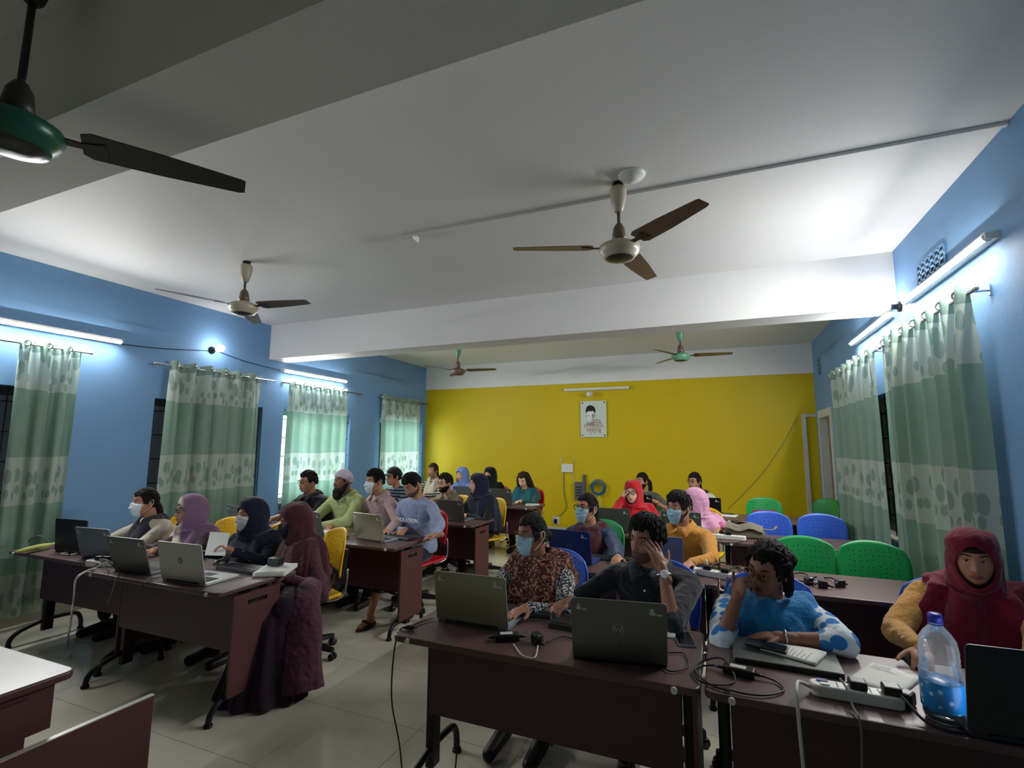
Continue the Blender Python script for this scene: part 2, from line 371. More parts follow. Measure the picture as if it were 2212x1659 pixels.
o = obj('junction_box', MB().prism(rrect(.13, .10, .012), lambda u, v, t: (u-2.26, v+3.24, ZC-t), .0, .05), 'white_plastic', bevel=.004); tag(o, 'small white junction box on the ceiling at conduit end', 'junction box')
o = obj('ceiling_rose', MB().lathe([(.001, 0), (.03, 0), (.045, .02), (.075, .03), (.085, .045), (.085, .05), (.001, .05)], 22, (-.43, 2.98, ZC-.05)), 'white_plastic', None, True); tag(o, 'round white ceiling rose behind the middle fan', 'ceiling rose')
# ---- curtains
def curtain_mat():
    t = NT('curtain_cloth'); uv = t.new('ShaderNodeUVMap'); uv.uv_map = 'UVMap'
    sx = t.new('ShaderNodeSeparateXYZ'); t.link(uv.outputs[0], sx.inputs[0]); u, z = sx.outputs[0], sx.outputs[1]
    wob = t.math('MULTIPLY', t.math('SUBTRACT', t.noise(uv.outputs[0], 3., 1.), .5), .03); zz = t.math('ADD', z, wob)
    def band(a, b): return t.math('MULTIPLY', t.math('GREATER_THAN', zz, a), t.math('LESS_THAN', zz, b))
    pale = t.math('ADD', band(2.09, 2.44), t.math('ADD', band(1.06, 1.485), band(.1, .46)))
    def leaves(sx_, sy_, off, rnd, thr, zones):
        mp = t.new('ShaderNodeMapping'); mp.inputs['Scale'].default_value = (sx_, sy_, 1); mp.inputs['Location'].default_value = (off, off, 0); t.link(uv.outputs[0], mp.inputs[0])
        v = t.voro(mp.outputs[0], 1., rnd, 'F1', '2D'); sp = t.new('ShaderNodeSeparateXYZ'); t.link(v.outputs['Position'], sp.inputs[0])
        cz = t.math('DIVIDE', t.math('SUBTRACT', sp.outputs[1], off), sy_); m = None
        for a_, b_ in zones:
            k = t.math('MULTIPLY', t.math('GREATER_THAN', cz, a_), t.math('LESS_THAN', cz, b_)); m = k if m is None else t.math('ADD', m, k)
        return t.math('MULTIPLY', t.ramp(v.outputs[0], thr, thr-.05), m)
    leaf = leaves(11.5, 5.6, 0., .75, .37, ((2.25, 2.40), (1.25, 1.43), (.24, .41)))
    leaf2 = leaves(16, 8.5, .4, .7, .36, ((2.12, 2.23), (1.10, 1.24), (.13, .23)))
    leaf = t.math('MAXIMUM', leaf, leaf2)
    fine = t.math('ADD', .78, t.math('MULTIPLY', t.math('SINE', t.math('MULTIPLY', t.math('ADD', z, t.math('MULTIPLY', u, .6)), 420.)), .12))
    g1, g2, g3 = lin('98b8a5'), lin('c6d3c6'), lin('8ba697')
    pc = t.mix(t.math('MULTIPLY', leaf, fine), g2, g3)
    n = t.noise(uv.outputs[0], 9., 3.)
    gc = t.mix(n, tuple(x*.9 for x in g1), tuple(x*1.1 for x in g1))
    c = t.mix(pale, gc, pc); c = t.mix(t.math('GREATER_THAN', zz, 2.44), c, lin('8ea597'))
    t.color(c); t.set(.75, 0, .2); out = t.n['Material Output']
    tl = t.new('ShaderNodeBsdfTranslucent'); t.link(c, tl.inputs[0]); mx = t.new('ShaderNodeMixShader'); mx.inputs[0].default_value = .30
    t.link(t.b.outputs[0], mx.inputs[1]); t.link(tl.outputs[0], mx.inputs[2]); t.link(mx.outputs[0], out.inputs[0])
    w = t.new('ShaderNodeTexWave'); w.inputs['Scale'].default_value = 60; t.bump(t.noise(uv.outputs[0], 220., 2.), .15, .002); MATS['curtain_cloth'] = t.m
curtain_mat()
def curtain(xw, s, y0, y1, nf, lab, seed, zb=.10, flare=0.):
    """xw wall face, s = +1 if room is towards +x"""
    rnd = random.Random(seed); r = thing('curtain', lab, 'curtain', (xw, (y0+y1)/2, 0)); ym = (y0+y1)/2; hw = (y1-y0)/2
    nu = nf*14; nz = 26; ph = [rnd.uniform(-.35, .35) for _ in range(nf+2)]; am = [rnd.uniform(.75, 1.25) for _ in range(nf+2)]
    rows = []; uvs = []; zt = 2.555
    for k in range(nz+1):
        z = zt+(zb-zt)*k/nz; row = []; g = min(1., k/4.); arc = 0; prev = None
        for i in range(nu+1):
            u = i/nu; fi = u*nf; j = int(min(fi, nf-1)); fr = fi-j; a = am[j]*(1-fr)+am[j+1]*fr; p = ph[j]*(1-fr)+ph[j+1]*fr
            th = 2*PI*fi+p*g; amp = (.043+.016*math.sin(3*u*PI+seed)*g)*a
            y = (u*2-1)*(hw+flare*(k/nz))+.012*g*math.sin(2*th+seed)
            x = s*(.088+amp*(math.sin(th)+.22*g*math.sin(2*th+p*3))*(1-.12*g*math.sin(z*2+seed))+.012*g*noise.noise((u*9, z*1.6, seed)))
            q = Vector((x, y, z+.01*math.sin(th)*(1-g)))
            if prev is not None: arc += (q-prev).length
            prev = q; row.append(q); 
            if k == 8: uvs.append(arc)
        rows.append(row)
    mb = MB().grid(rows); o = obj('cloth', mb, 'curtain_cloth', r, True); me = o.data; ul = me.uv_layers.new(name='UVMap'); n1 = nu+1
    li = np.zeros(len(me.loops), dtype=np.int32); me.loops.foreach_get('vertex_index', li)
    uu = np.array(uvs)[li % n1]+seed*1.7; zz = zt+(zb-zt)*(li//n1)/nz; ul.data.foreach_set('uv', np.stack([uu, zz], 1).ravel().astype(np.float32))
    for j in range(nf*2):
        u = (j+.5)/(nf*2); y = (u*2-1)*hw; rot = Matrix.Rotation((.8 if j % 2 else -.8)*s, 3, 'Z') @ Matrix.Rotation(PI/2, 3, 'Y')
        obj('eyelet', MB().torus((s*.088+s*.036*math.sin(2*PI*u*nf), y, 2.505), .025, .007, rot, 14, 6), 'steel', r, True)
def rod(xw, s, y0, y1, lab):
    r = thing('curtain_rod', lab, 'curtain rod', (xw, (y0+y1)/2, 2.50)); x = s*.088; h = (y1-y0)/2
    obj('pole', MB().tube([(x, -h, 0), (x, h, 0)], .011, 10), 'steel', r, True)
    for e in (-1, 1): obj('bracket', MB().tube([(0, e*(h-.06), 0), (x, e*(h-.06), 0)], .008, 8).box((s*.005, e*(h-.06), 0), (.01, .03, .06)), 'steel', r)
    for e in (-1, 1): obj('finial', MB().ell((x, e*h, 0), (.015, .02, .015), n=10, k=6), 'steel', r, True)
curtain(XL, 1, 2.33, 2.80, 3, 'patterned green curtain at the left edge, nearest on the left wall', 3, .10, -.02)
curtain(XL, 1, 3.66, 4.90, 6, 'wide patterned green curtain below the lit bulb', 5, .10, .03)
curtain(XL, 1, 5.37, 6.60, 6, 'patterned green curtain behind the man in black shirt', 8)
curtain(XL, 1, 7.56, 8.84, 5, 'patterned green curtain in the corner by the yellow wall', 11)
curtain(XR, -1, 3.58, 5.24, 7, 'large patterned green curtain behind the maroon headscarf', 14)
curtain(XR, -1, 5.50, 7.40, 7, 'patterned green curtain on the right between door and large curtain', 17)
rod(XL, 1, 1.2, 2.88, 'steel curtain rod under the left-edge tube lamp'); rod(XL, 1, 3.5, 5.12, 'steel curtain rod of the wide left curtain')
rod(XL, 1, 5.26, 6.98, 'steel curtain rod below the beam-side tube lamp'); rod(XL, 1, 7.5, 9.16, 'steel curtain rod ending at the yellow wall')
rod(XR, -1, 3.50, 5.32, 'steel curtain rod of the large right curtain'); rod(XR, -1, 5.42, 7.5, 'steel curtain rod of the farther right curtain')
# ---- ceiling fans
mat('fan_cream', 'b5ad98', .35, 0, .5, .06); mat('fan_brown', '6b5a4c', .4, .2); mat('fan_green', '5f9479', .35, 0, .5, .06); mat('fan_dark', '33352f', .4, .2, .4, .05); mat('fan_teal', '1f5a48', .3, .1)
FANBLADE = None
def fan(x, y, zm, a0, lab, body, can, blade, stem='fan_brown', big=1.):
    r = thing('ceiling_fan', lab, 'ceiling fan', (x, y, zm)); top = ZC-zm
    obj('hook', MB().tube([(0, 0, top-.06), (0, 0, top)], .008).lathe([(.001, 0), (.035, 0), (.035, .02), (.001, .02)], 12, (0, 0, top-.02)), 'iron', r)
    obj('canopy', MB().lathe([(.001, top-.20), (.022, top-.20), (.03, top-.19), (.048, top-.12), (.055, top-.06), (.05, top-.035), (.001, top-.035)], 20), can, r, True)
    obj('stem', MB().tube([(0, 0, .12), (0, 0, top-.19)], .011, 10), stem, r, True)
    obj('shaft_cover', MB().lathe([(.001, .17), (.02, .17), (.036, .14), (.042, .10), (.05, .045), (.001, .045)], 20), stem, r, True)
    mt = obj('motor', MB().lathe([(.001, .055), (.05, .055), (.09, .04), (.125, .02), (.13, .0), (.118, -.03), (.10, -.05), (.096, -.058), (.001, -.058)], 30), body, r, True)
    obj('end_plate', MB().lathe([(.001, -.072), (.05, -.068), (.085, -.058), (.09, -.052), (.001, -.05)], 26), 'fan_dark', mt, True)
    for k in range(3):
        a = math.radians(a0+120*k); rot = Matrix.Rotation(a, 3, 'Z')
        out = [(.17, -.055), (.20, -.072), (.40, -.066), (.66, -.046), (.675, -.04), (.68, .03), (.66, .04), (.40, .062), (.20, .068), (.17, .05)]
        tilt = Matrix.Rotation(math.radians(-10), 3, 'X')
        b = obj('blade', MB().prism([(u*big, v) for u, v in out], lambda u, v, t: rot @ (tilt @ Vector((u, v, t)) + Vector((0, 0, .012))), -.002, .002), blade, r)
        obj('blade_iron', MB().prism([(.10, -.018), (.17, -.014), (.235, -.035), (.245, .035), (.17, .014), (.10, .018)], lambda u, v, t: rot @ (tilt @ Vector((u, v, t)) + Vector((0, 0, .008))), -.003, .003), 'fan_dark', b)
fan(-2.11, .77, 2.63, 57, 'dark green ceiling fan cut by the upper left edge, blade reaching right', 'fan_teal', 'fan_dark', 'fan_dark', 'fan_dark')
fan(-.53, 3.05, 2.85, -40, 'cream ceiling fan hanging in the middle of the ceiling', 'fan_cream', 'fan_cream', 'fan_brown')
fan(-4.0, 3.15, 2.86, 10, 'cream ceiling fan above the left curtains', 'fan_cream', 'fan_cream', 'fan_brown')
fan(-4.03, 7.3, 2.86, 8, 'grey-green ceiling fan behind the beam near the left corner', 'fan_brown', 'fan_green', 'fan_dark')
fan(-.44, 7.3, 2.88, 5, 'small green ceiling fan behind the beam on the right', 'fan_green', 'fan_green', 'fan_brown')
# ---- things on the yellow wall
mat('poster_board', 'cfdad0', .2, 0, .5, .02); mat('ink_black', '20211f', .7); mat('ink_grey', '9aa39f', .7); mat('ink_orange', '9a5a24', .7, var=.3, vs=30.); mat('ink_brown', 'a4694a', .7); mat('ink_white', 'e6e6e0', .6)
c = K(1282, 905, y=YF-.02)
r = thing('wall_poster', 'white glass poster of a boy portrait on the yellow wall', 'poster', (c.x, YF-.02, c.z)); pw, ph_ = .49, .68
obj('board', MB().bb(-pw/2, pw/2, -.012, 0, -ph_/2, ph_/2), 'poster_board', r, bevel=.003)
for a in (-1, 1):
    for b in (-1, 1): obj('bolt', MB().lathe([(.001, 0), (.014, 0), (.014, .03), (.001, .03)], 12, (a*(pw/2-.035), .018, b*(ph_/2-.035)), rot=Matrix.Rotation(PI/2, 3, 'X')), 'grey_plastic', r, True)
def flat(pts, x, z, k=1., y=-.0135): return [(x+u*k, y, z+v*k) for u, v in pts]
def poly(name, pts, x, z, m, par, k=1., y=-.0135):
    q = flat(pts, x, z, k, y); return obj(name, MB().add(q, [tuple(range(len(q)))]), m, par)
ellp = lambda a, b, n=20, t0=0, t1=2*PI: [(a*math.cos(t0+(t1-t0)*i/n), b*math.sin(t0+(t1-t0)*i/n)) for i in range(n)]
fx, fz = -.05, .09
poly('portrait_face', ellp(.075, .105), fx, fz-.03, 'ink_white', r)
poly('portrait_hair', [(-.09, -.02), (-.095, .05), (-.07, .115), (-.02, .14), (.04, .13), (.085, .09), (.095, .03), (.085, -.03), (.07, .01), (.03, .035), (.02, .015), (-.01, .03), (-.05, .02), (-.075, .01)], fx, fz+.03, 'ink_black', r, y=-.0140)
for e in (-1, 1): poly('portrait_ear', ellp(.013, .026, 10), fx+e*.08, fz-.03, 'ink_grey', r, y=-.0142); poly('portrait_eye', ellp(.016, .007, 10), fx+e*.032, fz-.03, 'ink_black', r, y=-.0142)
poly('portrait_shadow', [(.02, .04), (.07, .05), (.065, -.03), (.03, -.09), (.0, -.1), (.035, -.05)], fx, fz-.04, 'ink_grey', r, y=-.0138)
poly('portrait_mouth', ellp(.024, .005, 10), fx, fz-.09, 'ink_grey', r, y=-.0142)
poly('portrait_collar', [(-.08, -.06), (-.05, .0), (-.02, -.07), (.02, -.07), (.05, 0), (.07, -.03), (.06, -.09), (-.08, -.09)], fx, fz-.12, 'ink_grey', r, y=-.0137)
for s_, sz, x_, z_, m_ in (('\u09c7\u09b6\u0996', .062, .065, -.035, 'ink_orange'), ('\u09b0\u09be\u09c7\u09b8\u09b2', .072, .04, -.085, 'ink_orange'), ('\u09bf\u09a1\u09bf\u099c\u099f\u09be\u09b2', .078, .005, -.145, 'ink_brown'), ('\u09b2\u09cd\u09af\u09be\u09ac', .10, .005, -.225, 'ink_brown')):
    me = textmesh(s_, sz*1.25); me.materials.clear(); me.materials.append(MATS[m_]); place('lettering', me, r, (x_, -.0136, z_), (PI/2, 0, 0))
c = K(1225, 1012, y=YF-.03)
r = thing('wifi_router', 'white two-antenna router on the yellow wall under the poster', 'router', (c.x, YF, c.z))
obj('case', MB().bb(-.115, .115, -.035, 0, -.075, .085), 'white_plastic', r, bevel=.012)
for e, a in ((-1, -.12), (1, .1)): obj('antenna', MB().tube([(e*.105, -.012, .06), (e*.105+a*.15, -.012, .22)], .008, 8), 'white_plastic', r, True)
obj('status_light', MB().bb(-.02, .02, -.037, -.034, -.005, .0), 'grey_plastic', r)
cable('router_cable', [(c.x-.07, YF-.01, c.z-.08), (c.x-.07, YF-.012, .75), (c.x-.02, YF-.012, .5), (c.x-.12, YF-.012, .34), (c.x-.30, YF-.02, .26)], .006, 'cable_grey', 'thin grey cable dropping from router to wall socket')
cable('router_cable', [(c.x+.1, YF-.01, c.z-.05), (c.x+.16, YF-.02, .92), (c.x+.34, YF-.03, .74)], .006, 'cable_white', 'pale cable from router towards the blue coil')
c = K(1201, 1124, y=YF-.01)
r = thing('wall_socket', 'white wall socket with a plug low on the yellow wall', 'socket', (c.x, YF, c.z))
obj('plate', MB().bb(-.065, .065, -.02, 0, -.075, .075), 'white_plastic', r, bevel=.006); obj('plug', MB().bb(-.03, .03, -.06, -.018, -.055, .03), 'black_plastic', r, bevel=.008)
r = thing('network_box', 'dark grey network box on the yellow wall by the cable coil', 'box', (K(1255, 1060, y=YF).x, YF, .62))
obj('case', MB().bb(-.10, .10, -.09, 0, 0, .33), 'grey_plastic', r, bevel=.008); obj('duct', MB().bb(.05, .10, -.05, 0, .33, .47), 'grey_plastic', r, bevel=.004)
for k in range(4): obj('slot', MB().bb(-.07, .04, -.093, -.088, .08+.05*k, .095+.05*k), 'black_plastic', r)
c = K(1292, 1054, y=YF-.06)
r = thing('cable_coil', 'coil of blue network cable hanging on the yellow wall', 'cable coil', (c.x, YF-.06, c.z))
for k in range(6):
    rot = Matrix.Rotation(.25*math.sin(k*2.1), 3, 'X') @ Matrix.Rotation(PI/2+.06*k, 3, 'X') @ Matrix.Rotation(.3*k, 3, 'Z'); obj('loop', MB().torus((.012*math.sin(k*3), -.01*k+.02, .01*math.cos(k*2)), .14-.009*k, .008, rot, 26, 6), 'cable_blue', r, True)
obj('hook', MB().tube([(0, .06, .11), (0, -.02, .11), (0, -.04, .14)], .006), 'steel', r)
obj('tail', MB().tube(crom([(.02, 0, -.14), (.03, .02, -.3), (.0, .03, -.45)], 6), .008, 6), 'cable_white', r, True)
# ================================================================== DESKS
def wood(name, a, b, rough, spec=.5):
    t = NT(name); v = t.co('Object', (1.2, 14, 14)); n = t.noise(v, 5., 5., .6); n2 = t.noise(t.co('Object'), 3., 3.)
    c = t.mix(n, lin(a), lin(b)); t.color(c); t.set(.3, 0, spec); r = t.ramp(n2, .2, .8)
    rr = t.new('ShaderNodeMapRange'); t.link(n2, rr.inputs[0]); rr.inputs[3].default_value = rough-.06; rr.inputs[4].default_value = rough+.10; t.link(rr.outputs[0], t.b.inputs['Roughness'])
    t.bump(n, .04, .002); MATS[name] = t.m
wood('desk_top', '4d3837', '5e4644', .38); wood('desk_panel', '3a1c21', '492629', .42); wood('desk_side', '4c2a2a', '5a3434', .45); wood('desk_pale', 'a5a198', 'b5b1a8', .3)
mat('desk_leg', '17171a', .42, .2)
def desk(x0, x1, yf, lab, depth=.6, grp=None, top='desk_top', side=True):
    w = x1-x0; r = thing('office_desk', lab, 'desk', ((x0+x1)/2, yf, 0)); h = w/2
    obj('desktop', MB().prism(rrect(w-.004, depth, .035, 4, 0, depth/2), lambda u, v, t: (u, v, t), .722, .75), top, r, bevel=.006)
    obj('modesty_panel', MB().bb(-h+.085, h-.085, .205, .223, .34, .722), 'desk_panel', r)
    for s in (-1, 1):
        px = s*(h-.06)
        obj('post', MB().prism(rrect(.045, .075, .012, 3, px, .29), lambda u, v, t: (u, v, t), .07, .722), 'desk_leg', r)
        obj('foot', MB().tube(crom([(px, .29, .155), (px, .44, .15), (px, .50, .135), (px, .53, .08), (px, .535, .012)], 4), .017, 10).lathe([(.001, 0), (.024, 0), (.024, .014), (.001, .014)], 12, (px, .535, 0)), 'desk_leg', r, True)
        obj('foot', MB().tube(crom([(px, .29, .155), (px, .18, .13), (px, .10, .10), (px, .06, .06), (px, .05, .012)], 4), .017, 10).lathe([(.001, 0), (.024, 0), (.024, .014), (.001, .014)], 12, (px, .05, 0)), 'desk_leg', r, True)
        obj('screw_cap', MB().lathe([(.001, 0), (.012, 0), (.012, .008), (.001, .008)], 10, (s*(h-.09), -.0, .735), rot=Matrix.Rotation(PI/2, 3, 'X')), 'white_plastic', r)
    if side:
        xs = h-.03; mb = MB(); a, b = .13, .47; z0, z1 = .12, .695; s0, s1 = .23, .37; q0, q1 = .625, .65
        mb.bb(xs-.009, xs+.009, a, b, q1, z1); mb.bb(xs-.009, xs+.009, a, s0, q0, q1); mb.bb(xs-.009, xs+.009, s1, b, q0, q1); mb.bb(xs-.009, xs+.009, a, b, z0, q0)
        obj('side_panel', mb, 'desk_side', r)
        obj('bracket', MB().bb(xs-.05, xs-.009, .27, .31, .66, .70), 'steel', r)
    return r
TEACH = desk(-3.60, -2.29, .62, 'desk with glare-painted top cut by the lower left edge', top='desk_side')
obj('glare_sheet', MB().prism(rrect(1.296, .59, .032, 4, 0, .3), lambda u, v, t: (u, v, t), .7501, .752), 'desk_pale', TEACH)  # pale sheet paints the ceiling's glare onto the maroon top
obj('apron', MB().bb(.60, .618, .05, .55, .56, .722), 'desk_side', TEACH)
desk(-5.30, -4.01, 2.24, 'front left desk by the curtain holding three laptops'); desk(-4.0, -2.70, 2.10, 'front left desk by the aisle with the silver laptop')
desk(-5.16, -3.85, 3.58, 'second left row desk by the curtain, before man in black'); desk(-3.84, -2.53, 3.56, 'second left row aisle desk before the man in blue sweatshirt')
desk(-5.10, -3.80, 4.92, 'third left row desk by the wall, before the man in cap'); desk(-3.79, -2.49, 4.90, 'third left row aisle desk before the navy headscarf')
desk(-5.05, -3.75, 6.62, 'rear left row desk by the wall, before blue headscarf'); desk(-3.74, -2.43, 6.60, 'rear left row aisle desk before the long-haired woman')
desk(-1.41, -.095, 1.98, 'front right desk by the aisle with two open laptops'); desk(-.085, 1.23, 1.98, 'front right desk holding the water bottle and power strip')
desk(-1.41, -.04, 3.45, 'second right row desk with the blue-lidded laptop'); desk(-.03, 1.25, 3.47, 'second right row empty desk with loose cables, green chairs behind')
desk(-1.40, -.03, 5.00, 'third right row desk before the red and pink headscarves'); desk(-.02, 1.27, 5.02, 'third right row empty desk with a khaki bag, blue chairs behind')
desk(-1.38, -.02, 6.55, 'rear right row desk before the bearded man'); desk(-.01, 1.28, 6.57, 'rear right row empty desk near the door')
# upright board by the glare-topped desk in the lower left corner
r = thing('partition_board', 'upright maroon board with pale top edge in the lower left corner', 'board', (-2.22, 1.0, 0)); zt = .566
obj('panel', MB().bb(-.009, .009, -.50, .465, .03, zt), 'desk_side', r); obj('edge_band', MB().bb(-.011, .011, -.50, .467, zt, zt+.004), 'desk_pale', r)
for b in (-.40, .36): obj('foot', MB().bb(-.045, .12, b-.02, b+.02, 0, .03), 'desk_leg', r, bevel=.004)
r = thing('black_pouch', 'small black pouch with looped cord beside the maroon board', 'pouch', (-2.06, 1.30, 0), .3)
obj('body', MB().ell((0, 0, .05), (.10, .07, .05), None, 16, 10), 'black_plastic', r, True); obj('cord', MB().tube(crom([(.06, 0, .09), (.10, .03, .14), (.04, .06, .15), (-.02, .04, .10)], 5), .008, 6), 'cable_black', r, True)
# ================================================================== CHAIRS
def shellmat(name, c):
    t = NT(name); c = lin(c); v = t.co('Object'); sx = t.new('ShaderNodeSeparateXYZ'); t.link(v, sx.inputs[0]); cb = t.new('ShaderNodeCombineXYZ')
    t.link(sx.outputs[0], cb.inputs[0]); t.link(sx.outputs[2], cb.inputs[1]); vo = t.voro(cb.outputs[0], 27., .4, 'F1', '2D')
    f = t.ramp(vo.outputs[0], .135, .10); f = t.math('MULTIPLY', f, t.math('MULTIPLY', t.math('LESS_THAN', t.math('ABSOLUTE', sx.outputs[0]), .175), t.math('MULTIPLY', t.math('GREATER_THAN', sx.outputs[2], .64), t.math('LESS_THAN', sx.outputs[2], .895))))
    n = t.noise(v, 5., 3.); t.color(t.mix(f, t.mix(n, tuple(x*.88 for x in c), tuple(min(1, x*1.1) for x in c)), tuple(x*.10 for x in c))); t.set(.38, 0, .5)
    t.bump(t.math('SUBTRACT', 1., f), .6, .004); MATS[name] = t.m
for n_, c_ in (('yellow', 'dcae14'), ('red', 'bb1a24'), ('blue', '3460c8'), ('green', '1c9a50')): shellmat('shell_'+n_, c_)
CH_CACHE = {}
def chair_meshes(color):
    if color in CH_CACHE: return CH_CACHE[color]
    L = []; sh = 'shell_'+color
    rows = []
    for j in range(15):
        v = j/14; row = []
        for i in range(17):
            u = i/16*2-1; w = .205+.018*math.sin(v*PI)-.035*max(0, v-.75)*4*.4
            z = .605+v*.325-(.050*abs(u)**2.4)*v**3-.02*abs(u)**6*(1-v); y = .205+.055*v-.055*u*u+.02*(1-v)**3
            row.append((u*w, y, z))
        rows.append(row)
    def slab(rows, t):
        mb = MB(); n = len(rows[0]); k = len(rows); mb.grid(rows); b = [[(p[0], p[1]+t[1], p[2]+t[2]) for p in r] for r in rows]; o = n*k
        mb.v += [V3(p) for r in b for p in r]
        for i in range(k-1):
            for j in range(n-1): mb.f.append((o+i*n+j, o+(i+1)*n+j, o+(i+1)*n+j+1, o+i*n+j+1)); mb.m.append(0)
        ring = [j for j in range(n)]+[i*n+n-1 for i in range(1, k)]+[(k-1)*n+j for j in range(n-2, -1, -1)]+[i*n for i in range(k-2, 0, -1)]
        for a, c in zip(ring, ring[1:]+ring[:1]): mb.f.append((c, a, o+a, o+c)); mb.m.append(0)
        return mb
    L.append(('backrest', slab(rows, (0, .02, 0)).mesh('backrest', sh, True)))
    rows = []
    for j in range(11):
        v = j/10; row = []
        for i in range(13):
            u = i/12*2-1; y = -.22+.42*v; w = .215+.015*math.sin(v*PI); z = .452+.012*u*u+.02*max(0, v-.8)*5*.6-.03*max(0, .25-v)*2
            row.append((u*w*(1-.10*max(0, .2-v)*5*.5), y, z))
        rows.append(row)
    L.append(('seat', slab(rows, (0, 0, -.022)).mesh('seat', sh, True)))
    L.append(('back_plate', MB().box((0, .262, .66), (.20, .03, .22), Matrix.Rotation(-.12, 3, 'X')).box((0, .235, .48), (.07, .03, .2)).mesh('back_plate', 'black_plastic')))
    for s in (-1, 1): L.append(('side_bar', MB().tube(crom([(s*.16, .05, .425), (s*.19, .16, .425), (s*.195, .225, .46), (s*.19, .245, .56), (s*.175, .255, .64)], 4), .009, 8).mesh('side_bar', 'steel', True)))
    L.append(('mechanism', MB().bb(-.09, .09, -.1, .12, .385, .432).mesh('mechanism', 'black_plastic')))
    L.append(('gas_lift', MB().lathe([(.001, .2), (.014, .2), (.014, .39), (.001, .39)], 12).mesh('gas_lift', 'steel', True)))
    L.append(('column_cover', MB().lathe([(.001, .09), (.03, .09), (.028, .27), (.022, .28), (.001, .28)], 14).mesh('column_cover', 'black_plastic', True)))
    lm = MB()
    lm.add([(.02, -.026, .075), (.02, .026, .075), (.27, .016, .058), (.27, -.016, .058), (.02, -.026, .125), (.02, .026, .125), (.27, .014, .085), (.27, -.014, .085)], [(0,3,2,1), (4,5,6,7), (0,1,5,4), (1,2,6,5), (2,3,7,6), (3,0,4,7)])
    leg = lm.mesh('base_leg', 'black_plastic')
    cm = MB()
    for s in (-1, 1): cm.lathe([(.001, -.008), (.022, -.01), (.026, 0), (.022, .01), (.001, .008)], 14, (.265, s*.017, .026), rot=Matrix.Rotation(PI/2, 3, 'X'))
    cm.tube([(.265, 0, .03), (.265, 0, .07)], .007); cas = cm.mesh('caster', 'black_plastic', True)
    CH_CACHE[color] = (L, leg, cas); return CH_CACHE[color]
def chair(color, x, y, lab, rz=0., brot=.3, dz=0.):
    L, leg, cas = chair_meshes(color); r = thing('office_chair', lab, 'chair', (x, y, 0), rz, color+' plastic office chairs')
    for n, me in L: place(n, me, r)
    for k in range(5):
        a = brot+2*PI*k/5; l = place('base_leg', leg, r, None, (0, 0, a)); place('caster', cas, l)
    return r
# empty chairs
chair('green', .55, 4.22, 'empty green chair behind the woman in blue scarf', -.05); chair('green', .99, 4.20, 'empty green chair by the curtain, rightmost of all green chairs', .0)
chair('blue', .46, 5.80, 'empty blue chair behind the khaki bag', .04); chair('blue', .93, 5.80, 'empty blue chair nearest the right curtain', -.03)
chair('green', .54, 7.45, 'empty green chair against the yellow wall behind red pencil case', .03); chair('green', 1.13, 7.78, 'empty dark green chair beside the door', -1.0)
# ================================================================== LAPTOPS
mat('lap_silver', 'b5b6ae', .4, .15, .5, .04); mat('lap_dark', '62655f', .35, .35, .5, .06); mat('lap_black', '141417', .4, .1, .5, .05); mat('lap_blue', '2a3f78', .32, .35, .5, .06); mat('lap_olive', '96967c', .26, .3, .5, .05); mat('lap_slate', '868a9c', .35, .2, .5, .05); mat('lap_grey', '777f86', .33, .4, .5, .05)
mat('key_black', '18181a', .5); mat('key_gap', '3b3c3e', .5); mat('sticker', 'c4c4bd', .6); mat('screen_off', '0c0d10', .15)
def scr():
    t = NT('screen_on'); t.color((.02, .02, .02)); t.set(.2); t.b.inputs['Emission Color'].default_value = (.75, .85, 1, 1); t.b.inputs['Emission Strength'].default_value = .5; MATS['screen_on'] = t.m
scr()
KEYS = {}
def keyset(w, d, nx, nz, key='key_black'):
    k = (round(w, 3), round(d, 3), nx, nz)
    if k not in KEYS:
        mb = MB(); sx, sy = w/nx, d/nz
        for j in range(nz):
            for i in range(nx):
                if j == 0 and 3 < i < nx-5: continue
                mb.bb(-w/2+i*sx+.0015, -w/2+(i+1)*sx-.0015, j*sy+.0015, (j+1)*sy-.0015, 0, .003)
            if j == 0: mb.bb(-w/2+4*sx+.0015, -w/2+(nx-5)*sx-.0015, .0015, sy-.0015, 0, .003)
        KEYS[k] = mb.mesh('keys', key)
    return KEYS[k]
FIG = [(-.008, -.012), (-.010, -.004), (-.005, .0), (-.006, .006), (-.003, .011), (.003, .011), (.006, .006), (.004, .0), (.010, -.003), (.011, -.012)]
def sticker(par, x, z, y, k=1.):
    poly('sticker', FIG, x, z, 'sticker', par, k, y); poly('sticker_text', [(-.008, -.003), (.008, -.003), (.008, .003), (-.008, .003)], x+.022*k, z-.010*k, 'sticker', par, k, y)
